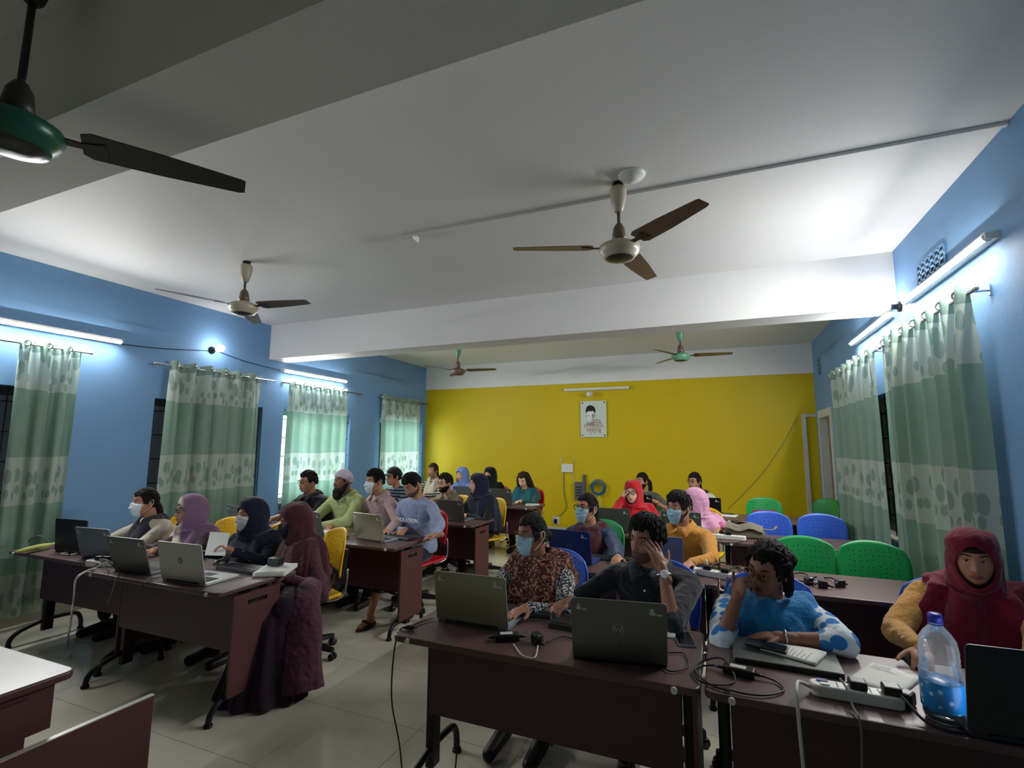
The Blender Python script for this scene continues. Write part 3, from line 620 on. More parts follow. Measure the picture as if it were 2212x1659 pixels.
def laptop(lab, pl=None, pr=None, x=None, y=None, rz=0., w=.35, d=.235, tilt=16, body='lap_dark', marks='st', logo=None, z=.7505, base=None, on=True):
    if pl is not None:
        A, B = K(*pl, z=z), K(*pr, z=z); c = (A+B)/2; x, y = c.x, c.y; rz = math.atan2(B.y-A.y, B.x-A.x); w = min(max((B-A).length, .28), .38)
        rz = max(-.5, min(.5, rz))
    r = thing('laptop', lab, 'laptop', (x, y, z), rz); base = base or body
    b = obj('base', MB().prism(rrect(w, d, .012, 3, 0, d/2+.008), lambda u, v, t: (u, v, t), .0, .016), base, r, bevel=.003)
    kb = obj('key_deck', MB().bb(-w*.42, w*.42, .03, .125, .0155, .0165), 'key_gap', b); tag(place('keys', keyset(w*.83, .092, 14, 5), kb, (0, .124, .0165), (0, 0, PI)), kind='stuff')
    obj('touchpad', MB().bb(-.05, .05, .15, .215, .0158, .0166), 'key_gap', b)
    lid = obj('lid', MB().prism(rrect(w, d, .012, 3, 0, d/2), lambda u, v, t: (u, t, v), .0, .008), body, r, bevel=.002, loc=(0, .006, .012), rot=(math.radians(tilt), 0, 0))
    obj('screen', MB().bb(-w/2+.008, w/2-.008, .008, .0086, .018, d-.01), 'screen_on' if on else 'screen_off', lid)
    obj('hinge', MB().tube([(-w*.36, .006, .013), (w*.36, .006, .013)], .007, 8), 'lap_black', r)
    if 's' in (marks or ''): sticker(lid, w/2-.055, d-.035, -.0006, 1.2)
    if 't' in (marks or ''): sticker(lid, -w/2+.03, d-.035, -.0006, 1.0)
    if logo == 'w':
        n = 26; rr = .021; pts = [(rr*math.cos(math.radians(-50+280*i/n)), rr*math.sin(math.radians(-50+280*i/n))) for i in range(n+1)]
        obj('logo_ring', MB().tube([(u, -.0004, d*.53+v) for u, v in pts], .0012, 5), 'sticker', lid)
        ww = [(-.014, .008), (-.007, -.009), (0, .005), (.007, -.009), (.014, .008)]
        obj('logo_letter', MB().tube([(u, -.0004, d*.53+v) for u, v in ww], .0022, 5), 'sticker', lid)
        obj('logo_text', MB().bb(-.006, .006, -.0006, 0, d*.24, d*.24+.006), 'key_gap', lid)
    elif logo == 'wd':
        obj('logo_ring', MB().torus((0, -.0004, d*.5), .018, .0010, Matrix.Rotation(PI/2, 3, 'X'), 24, 5), 'lap_slate', lid)
        obj('logo_letter', MB().tube([(u, -.0004, d*.5+v) for u, v in [(-.012, .007), (-.006, -.008), (0, .004), (.006, -.008), (.012, .007)]], .0015, 5), 'lap_slate', lid)
        obj('logo_text', MB().bb(-.004, .004, -.0006, 0, d*.2, d*.2+.005), 'sticker', lid)
    elif logo == 'hp':
        obj('logo_disc', MB().lathe([(.001, 0), (.02, 0), (.02, .0008), (.001, .0008)], 26, (0, 0, d*.55), rot=Matrix.Rotation(PI/2, 3, 'X')), 'lap_dark', lid)
        me = textmesh('hp', .026); me.materials.clear(); me.materials.append(MATS['lap_silver']); place('logo_letter', me, lid, (0, -.0012, d*.55), (PI/2, 0, 0))
    return r
laptop('black open laptop nearest the left edge, by the curtain', (115, 1192), (184, 1199), d=.25, tilt=4, body='lap_black', marks='')
laptop('grey-blue laptop before the woman with white face mask', (172, 1206), (246, 1214), body='lap_grey')
laptop('dark laptop with white stickers beside the silver laptop', (243, 1233), (322, 1244), body='lap_dark')
laptop('silver laptop with round logo on the front left desk', (346, 1255), (441, 1268), body='lap_silver', marks='', logo='hp', d=.245, base='lap_silver', tilt=12)
laptop('grey laptop before the man in black shirt', x=-4.55, y=3.72, rz=-.2, body='lap_grey')
laptop('dark laptop before the man in lime kurta, turned sideways', x=-3.55, y=3.72, rz=-.35, body='lap_dark', marks='s', base='lap_grey')
laptop('stickered olive-silver laptop on the second left aisle desk', (763, 1163), (832, 1174), body='lap_olive', tilt=12, base='lap_grey')
laptop('black laptop before the man in cap', x=-4.28, y=5.10, body='lap_black', marks='')
laptop('dark brown laptop before the navy headscarf', x=-2.86, y=5.10, rz=-.05, body='lap_dark', marks='s', base='lap_grey')
laptop('pale grey laptop before the light blue headscarf', x=-3.66, y=6.92, rz=0.1, body='lap_grey', marks='')
laptop('dark stickered laptop before the long-haired woman', x=-2.97, y=6.74, rz=0, body='lap_dark', w=.37)
laptop('olive reflecting laptop on the front right desk by the aisle', (942, 1343), (1097, 1367), body='lap_olive', tilt=10, base='lap_grey', d=.24)
laptop('dark laptop with round W logo, largest in front', (1237, 1425), (1443, 1446), body='lap_dark', logo='w', d=.25, tilt=14, base='lap_black')
laptop('black laptop cut by the lower right edge', x=.83, y=1.99, rz=.04, w=.36, d=.265, tilt=8, body='lap_black', marks='')
laptop('blue-lidded laptop before the woman with large glasses', (1188, 1212), (1278, 1223), body='lap_blue', marks='s', logo='wd', tilt=12)
laptop('slate laptop before the man in mustard shirt', x=-.42, y=3.62, rz=.10, w=.34, body='lap_slate', marks='', tilt=6)
laptop('green-grey laptop before the red headscarf', x=-1.02, y=5.10, w=.37, body='lap_dark', marks='s', tilt=12)
laptop('dark laptop behind the man in mustard shirt', x=-.36, y=5.10, w=.36, body='lap_dark', tilt=12)
laptop('black laptop before the bearded man at the yellow wall', x=-.98, y=6.70, w=.33, body='lap_black', marks='s')
laptop('black laptop before the woman in white at the yellow wall', x=K(1526, 1100, y=6.72).x, y=6.72, w=.34, body='lap_black', marks='s')
# ================================================================== SMALL THINGS ON THE DESKS
ZT = .7505
def at(px, py, z=ZT): v = K(px, py, z=z); return (v.x, v.y, z)
def keyboard(lab, x, y, rz):
    r = thing('keyboard', lab, 'keyboard', (x, y, ZT), rz)
    obj('case', MB().add([(-.22, -.07, 0), (.22, -.07, 0), (.22, .07, 0), (-.22, .07, 0), (-.22, -.068, .024), (.22, -.068, .024), (.22, .07, .014), (-.22, .07, .014)], [(0,3,2,1), (4,5,6,7), (0,1,5,4), (1,2,6,5), (2,3,7,6), (3,0,4,7)]), 'black_plastic', r, bevel=.004)
    tag(place('keys', keyset(.42, .105, 21, 6), r, (0, .052, .016), (math.radians(4), 0, PI)), kind='stuff')
def mouse(lab, x, y, rz=0, m='black_plastic'):
    r = thing('computer_mouse', lab, 'mouse', (x, y, ZT), rz)
    mb = MB(); rows = []
    for j in range(9):
        v = j/8*PI; rows.append([(.031*math.sin(max(v, .12) if v < PI/2 else min(v, PI-.12))**.6*math.cos(a), -.055*math.cos(v), max(0, .034*math.sin(max(v, .1) if v < PI/2 else min(v, PI-.1))**.7*math.sin(a))) for a in [PI*i/10 for i in range(11)]])
    mb.grid(rows); obj('shell', mb, m, r, True); obj('wheel', MB().torus((0, .028, .028), .008, .004, Matrix.Rotation(PI/2, 3, 'Y'), 12, 6), 'grey_plastic', r, True)
def adapter(lab, x, y, rz=0):
    r = thing('power_adapter', lab, 'power adapter', (x, y, ZT), rz); obj('brick', MB().bb(-.055, .055, -.024, .024, 0, .03), 'black_plastic', r, bevel=.006)
    obj('rating_label', MB().bb(-.03, .025, -.014, .014, .0301, .0306), 'sticker', r)
    for s in (-1, 1): obj('strain_relief', MB().tube([(s*.055, 0, .015), (s*.085, 0, .013)], [.007, .004], 8), 'black_plastic', r, True)
def plug(lab, x, y, rz=0, z=ZT):
    r = thing('mains_plug', lab, 'plug', (x, y, z), rz)
    obj('body', MB().bb(-.02, .02, -.026, .026, 0, .045), 'black_plastic', r, bevel=.008)
    for a in (-.01, .01): obj('prong', MB().tube([(a, .026, .03), (a, .05, .03)], .0025, 6), 'steel', r)
    obj('cord_grip', MB().tube([(0, -.026, .02), (0, -.055, .012)], [.008, .005], 8), 'black_plastic', r, True)
def notebook(lab, x, y, rz, w=.15, d=.21, z=ZT, th=.012, lines=10, name='notebook', cat='notebook'):
    r = thing(name, lab, cat, (x, y, z), rz); obj('cover', MB().bb(-w/2-.003, w/2+.003, -d/2-.003, d/2+.003, 0, .003), 'lap_dark', r)
    mb = MB(); rows = [[(-w/2+w*i/8, -d/2+d*j/6, .003+th*(1-.25*abs(i/8-.5)*2)+.003*math.sin(i*.9+j)*(i > 5)) for i in range(9)] for j in range(7)]
    mb.grid(rows); k = 9
    low = [[(p[0], p[1], .003) for p in r_] for r_ in rows]; o = len(mb.v); mb.v += [V3(p) for r_ in low for p in r_]
    ring = list(range(9))+[i*9+8 for i in range(1, 7)]+[6*9+j for j in range(7, -1, -1)]+[i*9 for i in range(5, 0, -1)]
    for a, c in zip(ring, ring[1:]+ring[:1]): mb.f.append((c, a, o+a, o+c)); mb.m.append(0)
    obj('pages', mb, 'paper', r, True)
    mb = MB()
    for j in range(lines):
        L = random.uniform(.35, .8)*w; yy = d/2-.02-j*(d-.04)/10; mb.bb(-w/2+.012, -w/2+.012+L, yy, yy+.0013, th+.0035, th+.0045)
    if lines: obj('handwriting', mb, 'ink_line', r)
    return r
mat('paper', 'd6d5cb', .8, var=.05); mat('ink_line', '959aa6', .8)
def phone(lab, x, y, rz, z=ZT, m='lap_black', pitch=0):
    r = thing('smartphone', lab, 'phone', (x, y, z), rz); r.rotation_euler = (pitch, 0, rz)
    obj('body', MB().prism(rrect(.076, .16, .012, 4), lambda u, v, t: (u, v, t), 0, .009), m, r, bevel=.002); obj('glass', MB().prism(rrect(.070, .154, .010, 4), lambda u, v, t: (u, v, t), .0091, .0095), 'screen_off', r)
def power_strip(lab, x, y, rz, w=.30, plugs=(), n=4):
    r = thing('power_strip', lab, 'power strip', (x, y, ZT), rz)
    obj('case', MB().prism(rrect(w, .062, .028, 5), lambda u, v, t: (u, v, t), 0, .04), 'white_plastic', r, bevel=.006)
    obj('switch', MB().prism(rrect(.034, .02, .009, 4, -w/2+.04, .011), lambda u, v, t: (u, v, t), .04, .045), 'cable_blue', r); obj('lamp', MB().prism(rrect(.03, .018, .008, 4, -w/2+.045, -.014), lambda u, v, t: (u, v, t), .04, .044), 'white_plastic', r)
    for k in range(n):
        cx = -w/2+.095+k*(w-.125)/(n-1)*.98
        if k in plugs:
            p = obj('plugged_adapter', MB().bb(cx-.026, cx+.026, -.024, .024, .04, .068), 'black_plastic', r, bevel=.006); continue
        mb = MB()
        for a in (-.012, .012):
            for b in (-.014, .0, .014): mb.bb(cx+a-.002, cx+a+.002, b-.005, b+.005, .0402, .0408)
        obj('socket_hole', mb, 'key_black', r)
# front right desks
x, y, z = at(1850, 1498); power_strip('white power strip with two black plugs before the water bottle', .395, 2.115, -.02, .27, (1, 3), 4)
cable('extension_cable', [(.26, 2.115, .77), (.235, 2.10, .785), (.215, 2.05, .80), (.205, 1.985, .775), (.205, 1.962, .66), (.215, 1.955, .45), (.25, 1.95, .2)], .006, 'cable_white', 'thick white cord of the power strip hanging over desk edge', n=8)
cable('plug_cable', [(.352, 2.11, .815), (.362, 2.07, .80), (.368, 2.02, .765), (.372, 1.972, .757), (.372, 1.955, .70), (.36, 1.95, .55)], .0035, 'cable_grey', 'grey cable from strip plug falling over desk edge')
cable('laptop_cable', [(.505, 2.11, .81), (.525, 2.07, .79), (.555, 2.02, .762), (.60, 1.995, .757), (.66, 2.01, .757), (.72, 2.10, .757), (.78, 2.2, .757)], .0045, 'cable_black', 'black cable looping before the water bottle')
# bottle
def pet():
    glass('pet_clear', (.93, .94, .94), .08); glass('pet_water', (.93, .95, .96), .03)
    t = MATS['pet_clear'].node_tree; mx = [n for n in t.nodes if n.type == 'MIX_SHADER'][0]; out = t.nodes['Material Output']
    df = t.nodes.new('ShaderNodeBsdfTranslucent'); df.inputs[0].default_value = (.85, .87, .88, 1); m2 = t.nodes.new('ShaderNodeMixShader'); m2.inputs[0].default_value = .14
    t.links.new(mx.outputs[0], m2.inputs[1]); t.links.new(df.outputs[0], m2.inputs[2]); t.links.new(m2.outputs[0], out.inputs[0])
pet(); mat('bottle_cap', '2a3cae', .4, var=.05)
t = NT('bottle_label'); v = t.co('Object'); vv = t.voro(v, 34., 1.); t.color(t.mix(t.ramp(vv.outputs[0], .24, .20), t.mix(t.noise(v, 20.), lin('0f4f9a'), lin('1f8fd0')), lin('9cc4e0'))); t.set(.3, 0, .5); MATS['bottle_label'] = t.m
bx, by = .622, 2.075
r = thing('water_bottle', 'large clear plastic water bottle with blue label and cap', 'bottle', (bx, by, ZT))
obj('shell', MB().lathe([(.001, .004), (.030, .0), (.048, .004), (.053, .02), (.053, .045), (.055, .05), (.055, .15), (.053, .155), (.0535, .165), (.051, .17), (.0535, .176), (.0515, .184), (.0535, .192), (.052, .20), (.053, .21), (.051, .225), (.0475, .245), (.036, .265), (.022, .282), (.0165, .29), (.0165, .312), (.001, .312)], 36), 'pet_clear', r, True)
obj('water', MB().lathe([(.001, .008), (.045, .008), (.050, .02), (.051, .06), (.0515, .115), (.001, .115)], 32), 'pet_water', r, True)
obj('label', MB().lathe([(.0554, .040), (.0562, .041), (.0562, .122), (.0554, .123)], 40), 'bottle_label', r, True)
mb = MB(); mb.lathe([(.001, .295), (.0195, .295), (.0195, .318), (.017, .322), (.001, .322)], 24)
obj('cap', mb, 'bottle_cap', r, True); obj('neck_ring', MB().torus((0, 0, .290), .0185, .002, None, 24, 6), 'bottle_cap', r, True)
# closed laptop with notebook and phone
r = thing('closed_laptop', 'closed black laptop under notebook before the blue-scarfed woman', 'laptop', (.21, 2.40, ZT), -.02)
obj('base', MB().prism(rrect(.38, .25, .012, 3), lambda u, v, t: (u, v, t), 0, .014), 'lap_black', r, bevel=.003); obj('lid', MB().prism(rrect(.38, .25, .012, 3), lambda u, v, t: (u, v, t), .0145, .022), 'lap_dark', r, bevel=.003)
notebook('open notebook page with handwriting on the closed laptop', .245, 2.415, 1.15, .15, .20, ZT+.0225, .008)
phone('black smartphone lying on the handwritten notebook', .145, 2.40, 1.33, ZT+.035, 'lap_black')
o = obj('ballpoint_pen', MB().tube([(.13, 2.50, ZT+.036), (.19, 2.445, ZT+.038)], .004, 8).tube([(.19, 2.445, ZT+.038), (.20, 2.436, ZT+.0375)], [.0035, .001], 8), 'cable_blue', None, True); tag(o, 'slim blue pen lying on the notebook page', 'pen')
notebook('open white notebook between the bottle and the mustard sleeve', .525, 2.32, -.55, .15, .24, lines=3)
adapter('black adapter brick with label before the closed laptop', .035, 2.165, -.15)
cable('adapter_cable', [(-.05, 2.18, .765), (-.10, 2.17, .757), (-.13, 2.10, .757), (-.09, 2.03, .757), (-.02, 2.04, .757), (.02, 2.11, .757), (-.02, 2.19, .790), (-.09, 2.19, .77), (-.12, 2.13, .757), (-.07, 2.03, .757), (.0, 1.995, .757)], .0035, 'cable_black', 'looped black cable of the labelled adapter')
cable('adapter_cable', [(.12, 2.155, .763), (.16, 2.14, .757), (.175, 2.08, .757), (.12, 2.02, .757), (.05, 2.0, .757), (-.02, 2.01, .757)], .0035, 'cable_black', 'thin black cable curving right of the labelled adapter')
phone('smartphone with pale reflection beside the W laptop', *at(1478, 1383)[:2], .25, m='grey_plastic')
o = notebook('white paper pad behind the W laptop', -.26, 2.50, .1, .08, .12, name='paper_pad', cat='paper')
keyboard('black keyboard before the woman in leopard scarf', -1.02, 2.50, .12); keyboard('black keyboard behind the W laptop', -.56, 2.40, -.05)
mouse('black mouse under the hand of the watch-wearing man', -.80, 2.50, .2)
adapter('black adapter at the corner of the olive laptop', *at(1095, 1383)[:2], .5)
plug('black plug standing between the two front laptops', *at(1160, 1390)[:2], .9); plug('black plug beside the blue water bottle label', .545, 2.14, 2.6); 
cable('desk_cable', [at(1110, 1392, .757), at(1128, 1415, .757), at(1155, 1420, .757), at(1162, 1395, .765)], .003, 'cable_white', 'short pale cable loop at the front desk edge')
cable('desk_cable', [at(1180, 1388, .757), at(1215, 1375, .757), at(1250, 1385, .757)], .003, 'cable_black', 'black cable running behind the W laptop')
cable('desk_cable', [at(1110, 1345, .757), at(1150, 1340, .757), at(1185, 1345, .757), at(1200, 1355, .757)], .003, 'cable_black', 'black cable lying between keyboard and olive laptop')
cable('desk_cable', [at(1443, 1410, .757), at(1478, 1412, .757), at(1485, 1440, .757), at(1450, 1450, .757), at(1430, 1440, .757)], .003, 'cable_black', 'black cable loop right of the W laptop')
cable('hanging_cable', [at(935, 1335, .757), at(905, 1345, .757), at(884, 1356, .757), (-1.405, 2.045, .752), (-1.425, 2.03, .66), (-1.43, 2.03, .45), (-1.40, 2.06, .25), (-1.36, 2.05, .07), (-1.30, 2.03, .012), (-1.20, 2.10, .01), (-1.17, 2.16, .12), (-1.16, 2.17, .31)], .0035, 'cable_black', 'black cable hanging off the front right desk to the floor')
o = obj('inline_switch', MB().ell(at(884, 1355, .762), (.03, .012, .01), Matrix.Rotation(.3, 3, 'Z'), 10, 6), 'black_plastic', None, True); tag(o, 'small black inline switch at the aisle-side desk corner', 'switch')
# front left desks
keyboard('black keyboard between hands and book, front left desk', -3.02, 2.55, -.05); mouse('dark mouse under the hand holding cards', -3.36, 2.62)
r = notebook('thick open book at the aisle corner of the front left desk', -2.80, 2.60, .5, .20, .26, th=.03, name='open_book', cat='book')
o = obj('dark_case', MB().bb(-.045, .045, -.03, .03, 0, .05), 'black_plastic', None, bevel=.004, loc=(-2.83, 2.62, ZT+.036), rot=(0, 0, .2)); tag(o, 'small dark case standing on the open book', 'case')
mat('lime_cloth', 'a8ad5c', .8, bump=.3)
A, B = K(32, 1196, z=.77), K(114, 1178, z=.77)
r = thing('folded_umbrella', 'pale lime folded umbrella on the left-edge desk', 'umbrella', (0, 0, 0)); d_ = (B-A)
r.location = (A.x, A.y, ZT+.03)
obj('canopy', MB().tube([d_*t_ for t_ in (0, .1, .3, .6, .85, 1.)], [.008, .016, .026, .03, .022, .012], 12, flat=.75), 'lime_cloth', r, True); obj('handle', MB().tube([d_*1.0, d_*1.18], .011, 8), 'white_plastic', r, True)
power_strip('white power strip heaped with cables before the grey-blue laptop', *at(232, 1222)[:2], .35, .30, (0, 1, 2, 3), 4)
cable('extension_cable', [at(205, 1228, .76), at(185, 1235, .765), at(164, 1252, .74), K(160, 1290, y=2.22), K(152, 1345, y=2.2), K(146, 1392, z=.01), K(150, 1420, z=.01)], .007, 'cable_white', 'white power cord falling from front left desk to the floor', n=8)
for k, (p, q) in enumerate((((196, 1213), (236, 1237)), ((215, 1208), (250, 1230)), ((205, 1222), (252, 1215)))):
    cable('strip_cable', [at(*p, .80), at((p[0]+q[0])/2, (p[1]+q[1])/2-8, .82), at(*q, .757)], .004, ('cable_white', 'cable_grey', 'cable_black')[k], ('pale', 'grey', 'black')[k]+' cable draped over the left power strip')
cable('hanging_cable', [at(258, 1238, .757), at(250, 1246, .757), K(247, 1262, y=2.08), K(234, 1300, y=2.12), K(228, 1292, y=2.14)], .0035, 'cable_grey', 'thin grey cable dangling before the dark stickered laptop')
cable('hanging_cable', [at(346, 1246, .757), at(325, 1252, .757), at(310, 1262, .757), K(306, 1275, y=2.085)], .003, 'cable_black', 'thin black cable from the silver laptop to desk edge')
cable('cable_loop', [at(62, 1170, .76), at(70, 1162, .80), at(85, 1158, .83), at(98, 1165, .80), at(106, 1175, .76)], .006, 'cable_grey', 'grey cable loop standing behind the lime umbrella')
r = thing('phone_stand', 'small wire phone stand before the black left-edge laptop', 'stand', at(150, 1197)); obj('wire_frame', MB().tube([(-.06, -.03, .006), (-.05, .03, .006), (.05, .03, .006), (.06, -.03, .006), (.045, -.035, .006), (-.05, -.035, .006)], .005, 6), 'sticker', r); obj('foot_pad', MB().ell((-.06, -.03, .006), (.008, .008, .006), n=8, k=5).ell((.06, -.03, .006), (.008, .008, .006), n=8, k=5), 'black_plastic', r)
# second left row
adapter('black box beside the sideways laptop, second left row', -3.22, 3.70, 1.2); keyboard('black keyboard under the hands of the man in sweatshirt', -2.82, 3.98, -.15)
phone('red-cased phone at the aisle edge of second left desk', -2.60, 4.02, .05, m='shell_red')
notebook('loose papers by the cap-wearing man', -3.60, 5.15, .2, .2, .15, th=.006, name='paper_sheets', cat='paper'); notebook('white papers at the corner of the rear left desk', -2.55, 6.95, .3, .2, .2, th=.012, name='paper_sheets', cat='paper')
phone('dark phone on the rear left desk corner papers', -2.47, 6.90, .6, ZT+.0)
keyboard('keyboard before the navy headscarf', -2.72, 5.38, 0.)
# second right row
power_strip('white power strip on the second right desk, tangled in cables', *at(1548, 1247)[:2], -.35, .30, (0, 2), 4); keyboard('black keyboard before the man in mustard shirt', -.34, 3.92, 0.); keyboard('black keyboard before the woman with large glasses', -.86, 3.90, 0.)
r = thing('charger_cube', 'white charger cube beside the mustard sleeve', 'charger', at(1521, 1223)); obj('cube', MB().bb(-.026, .026, -.024, .024, 0, .05), 'white_plastic', r, bevel=.008); obj('port', MB().bb(-.008, .008, -.0245, -.0235, .02, .028), 'key_black', r)
for k, pp in enumerate(([(1535, 1222), (1560, 1215), (1590, 1225), (1605, 1232)], [(1500, 1245), (1510, 1235), (1540, 1238), (1575, 1250)], [(1530, 1226), (1570, 1228), (1600, 1222)])):
    cable('desk_cable', [at(*p, .757+.01*(i % 2)) for i, p in enumerate(pp)], .005, 'cable_black', ('black cable behind the white charger cube', 'black cable over the second right power strip', 'black cable beside the blue-scarfed woman')[k])
for k, pp in enumerate(([(1705, 1240), (1735, 1238), (1750, 1248), (1765, 1246)], [(1715, 1252), (1745, 1258), (1780, 1262)], [(1780, 1248), (1800, 1250), (1812, 1262)])):
    cable('desk_cable', [at(*p, .756+.012*(i % 2)) for i, p in enumerate(pp)], .0045, 'cable_black', ('black cable left of the plugs on the empty desk', 'lowest black cable on the empty desk', 'short black cable at the rightmost plug, empty desk')[k])
plug('left black plug on the empty desk', *at(1748, 1262)[:2], .6); plug('middle upright plug on the empty desk', *at(1778, 1270)[:2], 1.4); plug('rightmost plug on the empty desk', *at(1815, 1268)[:2], 2.2)
# third and rear right rows
mat('khaki', '6d6656', .85, bump=.4, bs=20.); mat('red_leather', '8c2a36', .5)
r = thing('shoulder_bag', 'khaki canvas bag on the third right desk', 'bag', at(1608, 1160)); 
mb = MB()
for j in range(9):
    v = j/8
mb.prism([(-.17, 0), (.17, 0), (.19, .05), (.15, .10), (.02, .085), (-.10, .12), (-.18, .07)], lambda u, v, t: (u, t*(1-.3*v/.12), v), -.09, .09)
obj('body', mb, 'khaki', r, bevel=.02, seg=3); obj('flap', MB().grid([[(u, -.10+.19*v_, .06+.05*math.sin(PI*v_)+.015*math.sin(u*30)+.02) for u in [-.16+.04*i for i in range(9)]] for v_ in [j/8 for j in range(9)]]), 'khaki', r, True)
obj('strap', MB().tube(crom([(-.1, .05, .11), (.0, .0, .145), (.12, -.05, .10), (.24, -.04, .09), (.28, .02, .115)], 6), .012, 8, flat=.3), 'khaki', r, True)
power_strip('white power strip before the khaki bag', *at(1574, 1165)[:2], -.1, .30, (1,), 4)
cable('desk_cable', [at(1540, 1165, .757), at(1555, 1172, .77), at(1590, 1172, .757), at(1615, 1168, .77)], .005, 'cable_black', 'black cable wound round the power strip by the bag')
notebook('white papers on the rear right desk by woman in white', *at(1568, 1114)[:2], -.2, .26, .2, th=.008, name='paper_sheets', cat='paper'); phone('dark phone on the rear right papers', *at(1570, 1112)[:2], 1.2, ZT+.012)
r = thing('pencil_case', 'red pencil case on the rear right desk before green chair', 'pencil case', (*K(1652, 1110, z=.77)[:2], ZT), .1); obj('case', MB().tube([(-.14, 0, .03), (-.12, 0, .034), (.12, 0, .034), (.14, 0, .03)], [.022, .033, .033, .022], 12), 'red_leather', r, True); obj('zip', MB().tube([(-.12, 0, .068), (.12, 0, .068)], .002, 5), 'steel', r)
# ================================================================== PEOPLE
RS = bpy.data.scenes.new('remesh_tmp')
def remesh(mb, vox, it=5, fac=.5):
    me = bpy.data.meshes.new('t'); me.from_pydata(mb.v, [], mb.f); o = bpy.data.objects.new('t', me); RS.collection.objects.link(o)
    m = o.modifiers.new('r', 'REMESH'); m.mode = 'VOXEL'; m.voxel_size = vox
    s = o.modifiers.new('s', 'SMOOTH'); s.iterations = it; s.factor = fac
    vl = RS.view_layers[0]; vl.update(); ev = o.evaluated_get(vl.depsgraph); e = ev.to_mesh()
    v = np.zeros(len(e.vertices)*3); e.vertices.foreach_get('co', v); v = v.reshape(-1, 3)
    f = [tuple(p.vertices) for p in e.polygons]; ev.to_mesh_clear(); bpy.data.objects.remove(o); bpy.data.meshes.remove(me)
    return v, f
def rm_obj(name, mb, vox, m, par, it=5, fold=0., ff=14., seed=0.):
    v, f = remesh(mb, vox, it); out = MB(); 
    if fold:
        q = np.array([noise.noise((p[0]*ff*.7+seed, p[1]*ff*.7, p[2]*ff*.55)) + .9*(.35-abs(noise.noise((p[0]*ff*1.5, p[1]*ff*1.5+seed, p[2]*ff*1.3)))) + .5*(.3-abs(noise.noise((p[0]*ff*3, p[1]*ff*3+seed, p[2]*ff*2.4)))) for p in v])
        c = v.mean(0); d = v-c; d[:, 2] *= .25; d /= (np.linalg.norm(d, axis=1, keepdims=True)+1e-9); v = v+d*(q*fold)[:, None]
    out.v = [tuple(p) for p in v]; out.f = f; out.m = [0]*len(f)
    return obj(name, out, m, par, True)
def capsule(mb, a, b, ra, rb, n=12, sq=None):
    a, b = Vector(a), Vector(b); d = b-a; L = d.length; d = d/L if L > 1e-6 else Vector((0, 0, 1))
    pts = []; rs = []
    for i in range(4): t = PI/2*i/4; pts.append(a-d*ra*math.cos(t)); rs.append(max(ra*math.sin(t), ra*.05))
    pts += [a, b]; rs += [ra, rb]
    for i in range(1, 5): t = PI/2*i/4; pts.append(b+d*rb*math.sin(t)); rs.append(max(rb*math.cos(t), rb*.05))
    mb.tube(pts, rs, n)
G = lambda x, c, s: np.exp(-((x-c)/s)**2)
def head_pts(th, ph, fat=0.):
    """numpy arrays of angles -> points of the head surface (face towards -y)"""
    x = np.sin(th)*np.cos(ph)*.076; y = -np.cos(th)*np.cos(ph)*.097; z = np.sin(ph)*.118
    k = np.clip((-z-.015)/.103, 0, 1); front = y < 0
    sd = np.abs(np.sin(th))
    x = x*(1+fat*.6-(.26-fat*.6)*k**1.2); x = np.where(k > 0, x*(1+.30*k*np.clip(np.cos(ph), 0, 1)*0+.22*k*(1-np.cos(ph))), x)
    y = np.where(front, y*(1+.10*k), y*(1-.35*k)) - .030*k
    y = np.where(~front & (z > 0), y*1.03, y)
    fr = np.clip((np.cos(th)*np.cos(ph)-.15)/.35, 0, 1)
    ax = np.abs(x)
    nose = np.where(z > -.034, .004+.019*np.clip((.024-z)/.055, 0, 1)**1.2, .023*np.exp(-((z+.034)/.006)**2))*np.where(z > .03, np.exp(-((z-.03)/.01)**2), 1)*G(x, 0, .0105+.003*np.clip(-z/.03, 0, 1))
    wing = .006*G(ax, .014, .006)*G(z, -.030, .008)
    sock = -.009*G(ax, .031, .017)*G(z, .012, .012)
    brow = .0035*G(ax, .028, .024)*G(z, .034, .009)
    lips = .0065*G(x, 0, .022)*(G(z, -.0565, .0055)+G(z, -.0675, .006)) - .003*G(x, 0, .024)*G(z, -.062, .002)
    chin = .007*G(x, 0, .022)*G(z, -.097, .014); chk = .004*G(ax, .042, .018)*G(z, -.022, .02)
    y = y-fr*(nose+wing+sock+brow+lips+chin+chk)
    return np.stack([x, y, z], -1)
def head_grid(nt, npn):
    t = np.linspace(-PI, PI, nt, endpoint=False); th = t-.5*np.sin(t); ph = np.linspace(-PI/2+.04, PI/2-.04, npn)
    return np.meshgrid(th, ph)
AZ = [0, .35, .72, .95, 1.18, 1.36, 1.62, 2.0, 3.2]
def hline(f, s, b): return [f, f, f+.10, f-.10, s-.14, s-.02, s+.06, b+.12, b]
def smooth(a, b, x): t = np.clip((x-a)/(b-a), 0, 1); return t*t*(3-2*t)
